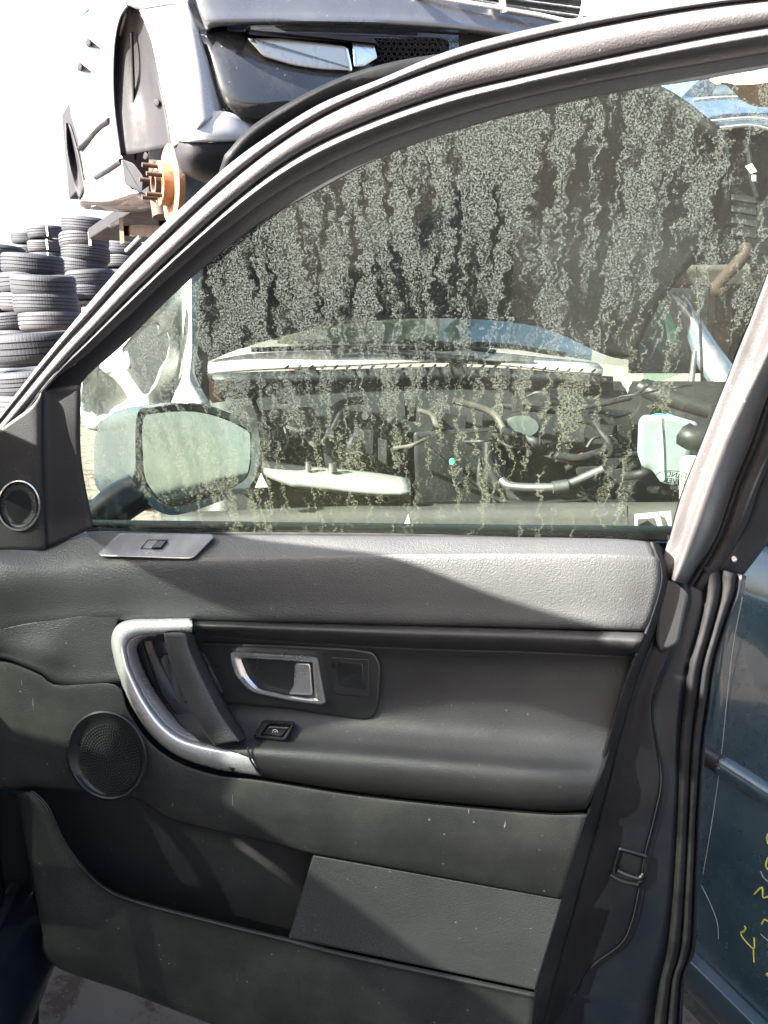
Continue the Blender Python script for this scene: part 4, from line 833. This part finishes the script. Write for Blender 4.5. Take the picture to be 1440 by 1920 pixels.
plate('engine_cover', [(480, 770), (590, 762), (600, 830), (490, 850)], M['engine'], wr_, -.3, .0, r=14, bev=14, pl=YP(2.6))
plate('battery_box', [(775, 810), (930, 800), (935, 950), (780, 950)], M['engine'], wr_, -.3, .0, r=8, bev=8, pl=YP(2.45))
quadgrid('crossmember', [[yp(492, 862, 2.2), yp(560, 872, 2.2), yp(690, 884, 2.2), yp(768, 896, 2.2)], [yp(500, 882, 2.14), yp(560, 888, 2.14), yp(690, 896, 2.14), yp(770, 906, 2.14)], [yp(548, 900, 2.1), yp(590, 908, 2.1), yp(690, 922, 2.1), yp(770, 922, 2.1)]], surf('dirty_white_panel', (.15, .15, .14), .5, dust=.5, dustcol=(.08, .075, .06)), wr_, solid=.02)
tube('mounting_bolt', [yp(624, 884, 2.15), yp(624, 868, 2.15)], .013, M['alu'], wr_, seg=8, k=1)
tube('mounting_bolt', [yp(578, 882, 2.15), yp(578, 866, 2.15)], .009, M['alu'], wr_, seg=8, k=1)
for a, r_, m_ in (([(940, 900, 2.3), (960, 912, 2.28), (1030, 914, 2.25), (1060, 910, 2.25), (1130, 880, 2.25)], .014, 'alu'), ([(915, 830, 2.4), (920, 880, 2.38), (960, 930, 2.35), (1040, 950, 2.3)], .02, 'engine'),
                  ([(540, 800, 2.5), (565, 808, 2.48), (590, 800, 2.48)], .014, 'alu'), ([(605, 830, 2.45), (625, 800, 2.45), (640, 770, 2.47)], .010, 'alu'), ([(655, 862, 2.4), (655, 840, 2.4), (668, 815, 2.42), (690, 806, 2.45)], .013, 'alu'),
                  ([(940, 760, 2.8), (1060, 770, 2.75), (1180, 745, 2.75)], .012, 'engine'), ([(1060, 880, 2.4), (1120, 855, 2.4), (1200, 850, 2.4)], .012, 'engine'), ([(1200, 725, 2.75), (1240, 742, 2.7), (1330, 770, 2.65)], .03, 'engine'), ([(850, 750, 2.6), (930, 780, 2.6), (960, 860, 2.5)], .012, 'brown'),
                  ([(900, 860, 2.3), (905, 920, 2.28), (980, 945, 2.26), (1100, 935, 2.26)], .008, 'engine'), ([(1000, 960, 2.15), (1080, 945, 2.2), (1150, 962, 2.18)], .006, 'alu')):
    tube('engine_hose', [yp(*p) for p in a], r_, M[m_], wr_, seg=8)
tube('hose_collar', [yp(1036, 914, 2.24), yp(1064, 910, 2.24)], .019, M['alu'], wr_, seg=10, k=1)
rings('header_tank', [(ell(975, 805, 38, 26, 20), -.2), (ell(975, 805, 38, 26, 20), -.05), (ell(980, 800, 30, 20, 20), .0)], surf('tank_pale', (.045, .055, .053), .5), wr_, YP(2.6))
plate('connector', [(1062, 858), (1094, 848), (1098, 866), (1068, 874)], surf('red_connector', (.16, .02, .02), .6), wr_, -.03, .0, r=3, bev=3, pl=YP(2.35))
rings('connector', [(ell(848, 866, 6, 7, 12), -.02), (ell(848, 866, 6, 7, 12), .0), (ell(848, 866, 4, 5, 12), .004)], surf('green_connector', (.02, .35, .15), .5), wr_, YP(2.4))
rng = random.Random(11)
for k in range(46):
    x, y, Yd = rng.uniform(400, 1300), rng.uniform(735, 930), rng.uniform(2.3, 2.75)
    P = [(x, y)]; a = rng.uniform(0, 6.28)
    for q in range(rng.randint(2, 5)):
        a += rng.uniform(-1, 1); P.append((P[-1][0] + rng.uniform(18, 45) * math.cos(a), P[-1][1] + rng.uniform(8, 26) * math.sin(a)))
    P = [(p[0], min(955, max(722, p[1]))) for p in P]
    tube('engine_cable', [yp(p[0], p[1], Yd + rng.uniform(-.06, .06)) for p in P], rng.choice((.004, .006, .009, .014)), M[rng.choice(('engine', 'engine', 'brown', 'rubber', 'black'))], wr_, seg=6, k=4)
for k in range(34):
    x, y, Yd = rng.uniform(400, 1290), rng.uniform(740, 925), rng.uniform(2.4, 2.75); a_, b_ = rng.uniform(8, 34), rng.uniform(8, 26); t_ = rng.uniform(-8, 8)
    plate('engine_fitting', [(x - a_, y - b_ + t_), (x + a_, y - b_ - t_ * .4), (x + a_ * .9, y + b_), (x - a_ * .9, y + b_ + t_)], M[rng.choice(('engine', 'engine', 'black', 'rubber'))], wr_, -.15, .0, r=3, bev=1.5, pl=YP(Yd))
# washer bottle and its neighbours
wb = [(1197, 790), (1205, 778), (1260, 778), (1308, 792), (1312, 815), (1300, 830), (1290, 890), (1268, 912), (1240, 906), (1222, 880), (1204, 876), (1195, 850)]
bott = plate('washer_bottle', wb, surf('milky_blue_plastic', (.115, .145, .145), .42, var=.15, vs_=20, dust=.25, dustcol=(.2, .2, .17)), wr_, -.16, .0, r=8, bev=12, pl=YP(2.1))
tpx('bottle_seam', [(1238, 782, .003), (1242, 840, .003), (1244, 900, .003)], .004, surf('bottle_crease', (.22, .33, .34), .5), bott, YP(2.1))
rings('bottle_cap', [(ell(1236, 781, 17, 6, 20), -.06), (ell(1236, 774, 17, 5, 20), -.06), (ell(1236, 771, 14, 4, 20), -.06)], surf('blue_cap', (.03, .25, .45), .4), bott, YP(2.1))
tpx('cap_strap', [(1250, 778, -.05), (1262, 782, -.045), (1276, 788, -.04)], .005, bpy.data.materials['blue_cap'], bott, YP(2.1))
plate('fluid_canister', [(1275, 862), (1284, 854), (1345, 856), (1345, 1000), (1272, 1000)], surf('white_canister', (.3, .3, .26), .5), wr_, -.12, .0, r=10, bev=10, pl=YP(1.95))
tpx('air_hose', [(1285, 815, .0), (1300, 822, .02), (1330, 820, .02), (1350, 830, .0)], .035, M['engine'], wr_, YP(2.05))
brk = plate('radiator_bracket', [(1160, 955), (1178, 946), (1180, 1010), (1160, 1010)], M['alu'], wr_, -.02, .0, r=2, bev=2, pl=YP(2.0))
plate('bracket_frame', [(1190, 964), (1258, 958), (1262, 1012), (1250, 1012), (1248, 970), (1196, 974), (1196, 1012), (1190, 1012)], M['white'], wr_, -.02, .0, r=1, bev=1, pl=YP(1.98))
tpx('bracket_strut', [(1232, 966, .0), (1238, 985, .0), (1240, 1012, .0)], .008, M['white'], wr_, YP(1.97))
for tri in ([(757, 985), (767, 962), (772, 990)], [(478, 915), (490, 886), (504, 914)]): plate('paint_chip', tri, M['white'], wr_, -.02, .0, r=1, bev=1, pl=YP(2.03))
plate('broken_bracket', [(1158, 690), (1164, 694), (1174, 708), (1186, 716), (1180, 726), (1177, 740), (1172, 728), (1160, 708)], M['white'], wr_, -.02, .0, r=1, bev=1, pl=YP(2.8))
plate('broken_hinge', [(385, 704), (396, 700), (402, 722), (440, 708), (425, 732), (412, 740), (424, 752), (398, 756), (386, 738)], M['rust'], wr_, -.03, .0, r=2, bev=2, pl=YP(2.75))
# torn front wing on the left
WY = 2.05
wing = quadgrid('torn_wing', [[yp(330, 480, WY + .3), yp(340, 560, WY + .25), yp(342, 660, WY + .2), yp(330, 730, WY + .1), yp(300, 800, WY)], [yp(352, 480, WY + .12), yp(354, 560, WY + .1), yp(356, 660, WY + .06), yp(352, 720, WY), yp(360, 770, WY - .05)], [yp(376, 480, WY + .2), yp(372, 560, WY + .16), yp(368, 640, WY + .12), yp(362, 700, WY + .05), yp(392, 760, WY)], [yp(384, 480, WY + .4), yp(376, 560, WY + .36), yp(372, 640, WY + .3), yp(366, 700, WY + .2), yp(400, 768, WY + .2)]], M['white'], wr_, nu=24, solid=.006)
hole = [(232, 655), (244, 640), (262, 615), (290, 606), (296, 612), (296, 634), (300, 628), (312, 618), (318, 640), (312, 672), (300, 690), (290, 718), (276, 736), (268, 732), (256, 708), (246, 690), (240, 672)]
outer = [(150, 760), (160, 690), (200, 620), (250, 560), (300, 520), (330, 500), (340, 520), (342, 560), (340, 600), (338, 640), (334, 680), (326, 716), (330, 760), (320, 800), (280, 810), (220, 815), (160, 800)]
HH, OO = np.array(hole, float), np.array(outer, float)
# match each hole corner with an outer corner by angle
cc = HH.mean(0); ao = np.unwrap(np.arctan2(OO[:, 1] - cc[1], OO[:, 0] - cc[0])); n_ = 72
def polar(P):
    a = np.arctan2(P[:, 1] - cc[1], P[:, 0] - cc[0]); i = np.argsort(a); a, P = a[i], P[i]
    A = np.r_[a - 2 * math.pi, a, a + 2 * math.pi]; Q = np.r_[P, P, P]; t = np.linspace(-math.pi, math.pi, n_, endpoint=False)
    return np.stack([np.interp(t, A, Q[:, 0]), np.interp(t, A, Q[:, 1])], 1)
h1, o1 = polar(HH), polar(OO)
V, Fc = [], []
for k, t in enumerate((0, .08, .35, .7, 1.0)):
    for i in range(n_):
        p = h1[i] * (1 - t) + o1[i] * t; bump = .05 * math.sin(p[0] * .04) + .04 * math.cos(p[1] * .05) + (.03 if k == 0 else 0)
        V.append(yp(p[0], p[1], WY + .12 + bump))
for k in range(4):
    for i in range(n_): q = (i + 1) % n_; Fc.append((k * n_ + i, k * n_ + q, (k + 1) * n_ + q, (k + 1) * n_ + i))
mk('torn_inner_wing', V, Fc, M['white'], wr_, 45, .006, True)
tpx('torn_strip', [(238, 660, .05), (243, 685, .06), (241, 688, .05)], .008, M['white'], wr_, YP(WY))
box('wing_cavity', yp(280, 690, 2.5), ((1, 0, 0), (0, 1, 0), Z), (.17, .1, .19), M['black'], wr_)
for x in (-.45, .95): tube('front_leg_rail', [np.array([x, 2.3, .5]), np.array([x, 3.0, .52]), np.array([x, 4.2, .4])], .06, M['engine'], wr_, seg=8)
for x in (-.55, 1.1):
    c0 = np.array([x, 2.7, .31]); me = tmesh[2]
    o = bpy.data.objects.new('road_wheel', me); COL.objects.link(o); o.parent = wr_; o.location = c0 - WLOC[wr_]; o.rotation_euler = (0, R(90), 0); WLOC[o] = c0
quadgrid('cabin', [[(-.6, 3.1, .4), (.3, 3.05, .4), (1.2, 3.1, .4)], [(-.6, 3.15, 1.2), (.3, 3.1, 1.2), (1.2, 3.15, 1.2)]], M['engine'], wr_, solid=.05)
quadgrid('roof', [[yp(560, 500, 4.05), yp(800, 490, 4.15), yp(1060, 505, 4.05)], [(-.6, 5.2, 2.1), (.3, 5.2, 2.15), (1.3, 5.2, 2.1)]], M['white'], wr_, solid=.02)

# ================================================================== cars behind on the right, through the glass
gcar = empty('blue_grey_car', (2.3, 4.6, 0), 'blue-grey car behind the washer bottle, seen through its sloping front pillar and green glass', 'car')
M['bluegrey'] = surf('blue_grey_paint', (.035, .044, .06), .4, coat=.4, dust=.2, var=.1)
quadgrid('front_pillar', [[yp(1246, 556, 3.9), yp(1280, 610, 3.8), yp(1310, 690, 3.65), yp(1370, 770, 3.5)], [yp(1262, 548, 3.86), yp(1304, 600, 3.76), yp(1345, 668, 3.61), yp(1420, 770, 3.46)], [yp(1280, 548, 3.9), yp(1316, 600, 3.8), yp(1362, 668, 3.65), yp(1440, 770, 3.5)]], M['bluegrey'], gcar, nu=16, solid=.02)
quadgrid('door_edge', [[yp(1212, 722, 3.6), yp(1280, 738, 3.55), yp(1400, 764, 3.5)], [yp(1212, 732, 3.58), yp(1280, 750, 3.53), yp(1400, 776, 3.48)], [yp(1212, 1000, 3.6), yp(1280, 1000, 3.55), yp(1440, 1000, 3.5)]], M['bluegrey'], gcar, solid=.02)
tube('quarter_bar', [yp(1303, 660, 3.7), yp(1298, 700, 3.65), yp(1294, 734, 3.6)], .014, M['alu'], gcar, seg=8)
tube('window_seal', [yp(1190, 645, 3.65), yp(1215, 600, 3.75), yp(1237, 560, 3.88)], .012, M['rubber'], gcar, seg=6)
tube('aerial', [yp(1304, 500, 3.3), yp(1312, 600, 3.3), yp(1316, 700, 3.3), yp(1316, 780, 3.3)], .006, M['rubber'], gcar, seg=6)
quadgrid('side_glass', [[yp(1196, 640, 3.68), yp(1240, 562, 3.9), ], [yp(1210, 726, 3.62), yp(1305, 690, 3.68)]], glassmat('green_glass', (.5, .75, .62)), gcar, solid=0)
quadgrid('inner_trim', [[yp(1236, 560, 4.3), yp(1262, 600, 4.3), yp(1276, 640, 4.3)], [yp(1230, 575, 4.3), yp(1248, 602, 4.3), yp(1254, 640, 4.3)]], surf('pale_green_trim', (.35, .5, .42), .7), gcar, solid=.02)
plate('inner_panel', [(1252, 622), (1276, 612), (1276, 622), (1252, 628)], surf('pale_trim', (.5, .62, .55), .7), gcar, -.02, 0, r=1, bev=1, pl=YP(4.25))
quadgrid('cabin_back', [[yp(1180, 520, 4.8), yp(1480, 500, 4.8)], [yp(1180, 700, 4.8), yp(1480, 700, 4.8)]], M['engine'], gcar, solid=.02)
plate('far_window', [(1330, 556), (1352, 552), (1350, 580), (1340, 606), (1328, 575)], surf('pale_green_trim2', (.3, .45, .38), .6), gcar, -.02, 0, r=2, bev=1, pl=YP(4.7))
ucar = empty('upper_blue_car', (2.4, 4.6, 1.75), 'dark blue car stacked high at the right, seen through the top corner of the window', 'car')
M['navy'] = surf('navy_paint', (.035, .055, .10), .3, coat=.6, dust=.2, var=.12)
quadgrid('bonnet', [[yp(1215, 196, 3.9), yp(1300, 182, 3.85), yp(1500, 178, 3.8)], [yp(1240, 204, 3.75), yp(1310, 196, 3.7), yp(1500, 196, 3.65)], [yp(1265, 214, 3.7), yp(1330, 212, 3.62), yp(1520, 214, 3.6)], [yp(1280, 236, 3.7), yp(1340, 238, 3.62), yp(1520, 240, 3.6)]], M['navy'], ucar, solid=.02)
quadgrid('windscreen_panel', [[yp(1268, 192, 4.1), yp(1312, 150, 4.3), yp(1340, 148, 4.3)], [yp(1280, 184, 4.05), yp(1350, 176, 4.1), yp(1420, 172, 4.1)]], M['bluegrey'], ucar, solid=.02)
for a in ([(1330, 228), (1400, 222), (1450, 226)], [(1350, 240), (1410, 236), (1470, 252)], [(1300, 188), (1360, 183), (1430, 184)]): tube('trim_line', [yp(x, y, 3.56) for x, y in a], .008, M['gun'], ucar, seg=6)
quadgrid('engine_void', [[yp(1250, 236, 3.8), yp(1520, 236, 3.75)], [yp(1200, 400, 3.9), yp(1520, 400, 3.85)], [yp(1180, 540, 4.0), yp(1520, 540, 3.9)]], M['engine'], ucar, solid=.03)
for k in range(4): quadgrid('cooling_rib', [[yp(1372, 428 - 24 * k * .9, 3.6), yp(1420, 434 - 24 * k * .9, 3.58)], [yp(1372, 438 - 24 * k * .9, 3.58), yp(1420, 446 - 24 * k * .9, 3.56)]], M['engine'], ucar, solid=.01)
tube('loom', [yp(1395, 262, 3.4), yp(1404, 290, 3.4), yp(1408, 330, 3.4), yp(1420, 370, 3.4)], .010, M['engine'], ucar, seg=6)
plate('wire_clip', [(1397, 312), (1410, 306), (1420, 322), (1408, 326)], M['white'], ucar, -.02, 0, r=1, bev=1, pl=YP(3.35)); plate('wire_clip', [(1409, 328), (1418, 328), (1418, 340), (1410, 340)], M['white'], ucar, -.02, 0, r=1, bev=1, pl=YP(3.35))
tube('rusty_pipe', [yp(1352, 548, 3.6), yp(1345, 535, 3.6), yp(1395, 480, 3.6), yp(1398, 460, 3.62)], .03, surf('brown_hose', (.022, .014, .01), .7, spec=.2), ucar, seg=8)
quadgrid('belly_pan', [[yp(1260, 500, 3.7), yp(1500, 498, 3.65)], [yp(1240, 540, 3.75), yp(1500, 538, 3.7)]], M['brown'], ucar, solid=.02)
for x, y in ((1.45, 3.9), (2.5, 3.9)): box('support_post', (x + .35, y + .3, .88), ((1, 0, 0), (0, 1, 0), Z), (.05, .05, .88), M['rustdk'], ucar)
# beige panel hanging at the top corner
bp_ = quadgrid('beige_panel', [[yp(1330, 148, 2.9), yp(1385, 136, 2.8), yp(1470, 132, 2.8)], [yp(1345, 154, 2.75), yp(1400, 156, 2.65), yp(1480, 146, 2.65)], [yp(1362, 160, 2.8), yp(1400, 166, 2.72), yp(1480, 160, 2.7)], [yp(1390, 188, 3.0), yp(1420, 200, 2.95), yp(1500, 205, 2.95)]], surf('beige_card', (.50, .36, .20), .8, var=.15), None, solid=.01)
tag(bp_, 'curled beige sheet hanging in the top right corner behind the window', 'panel')
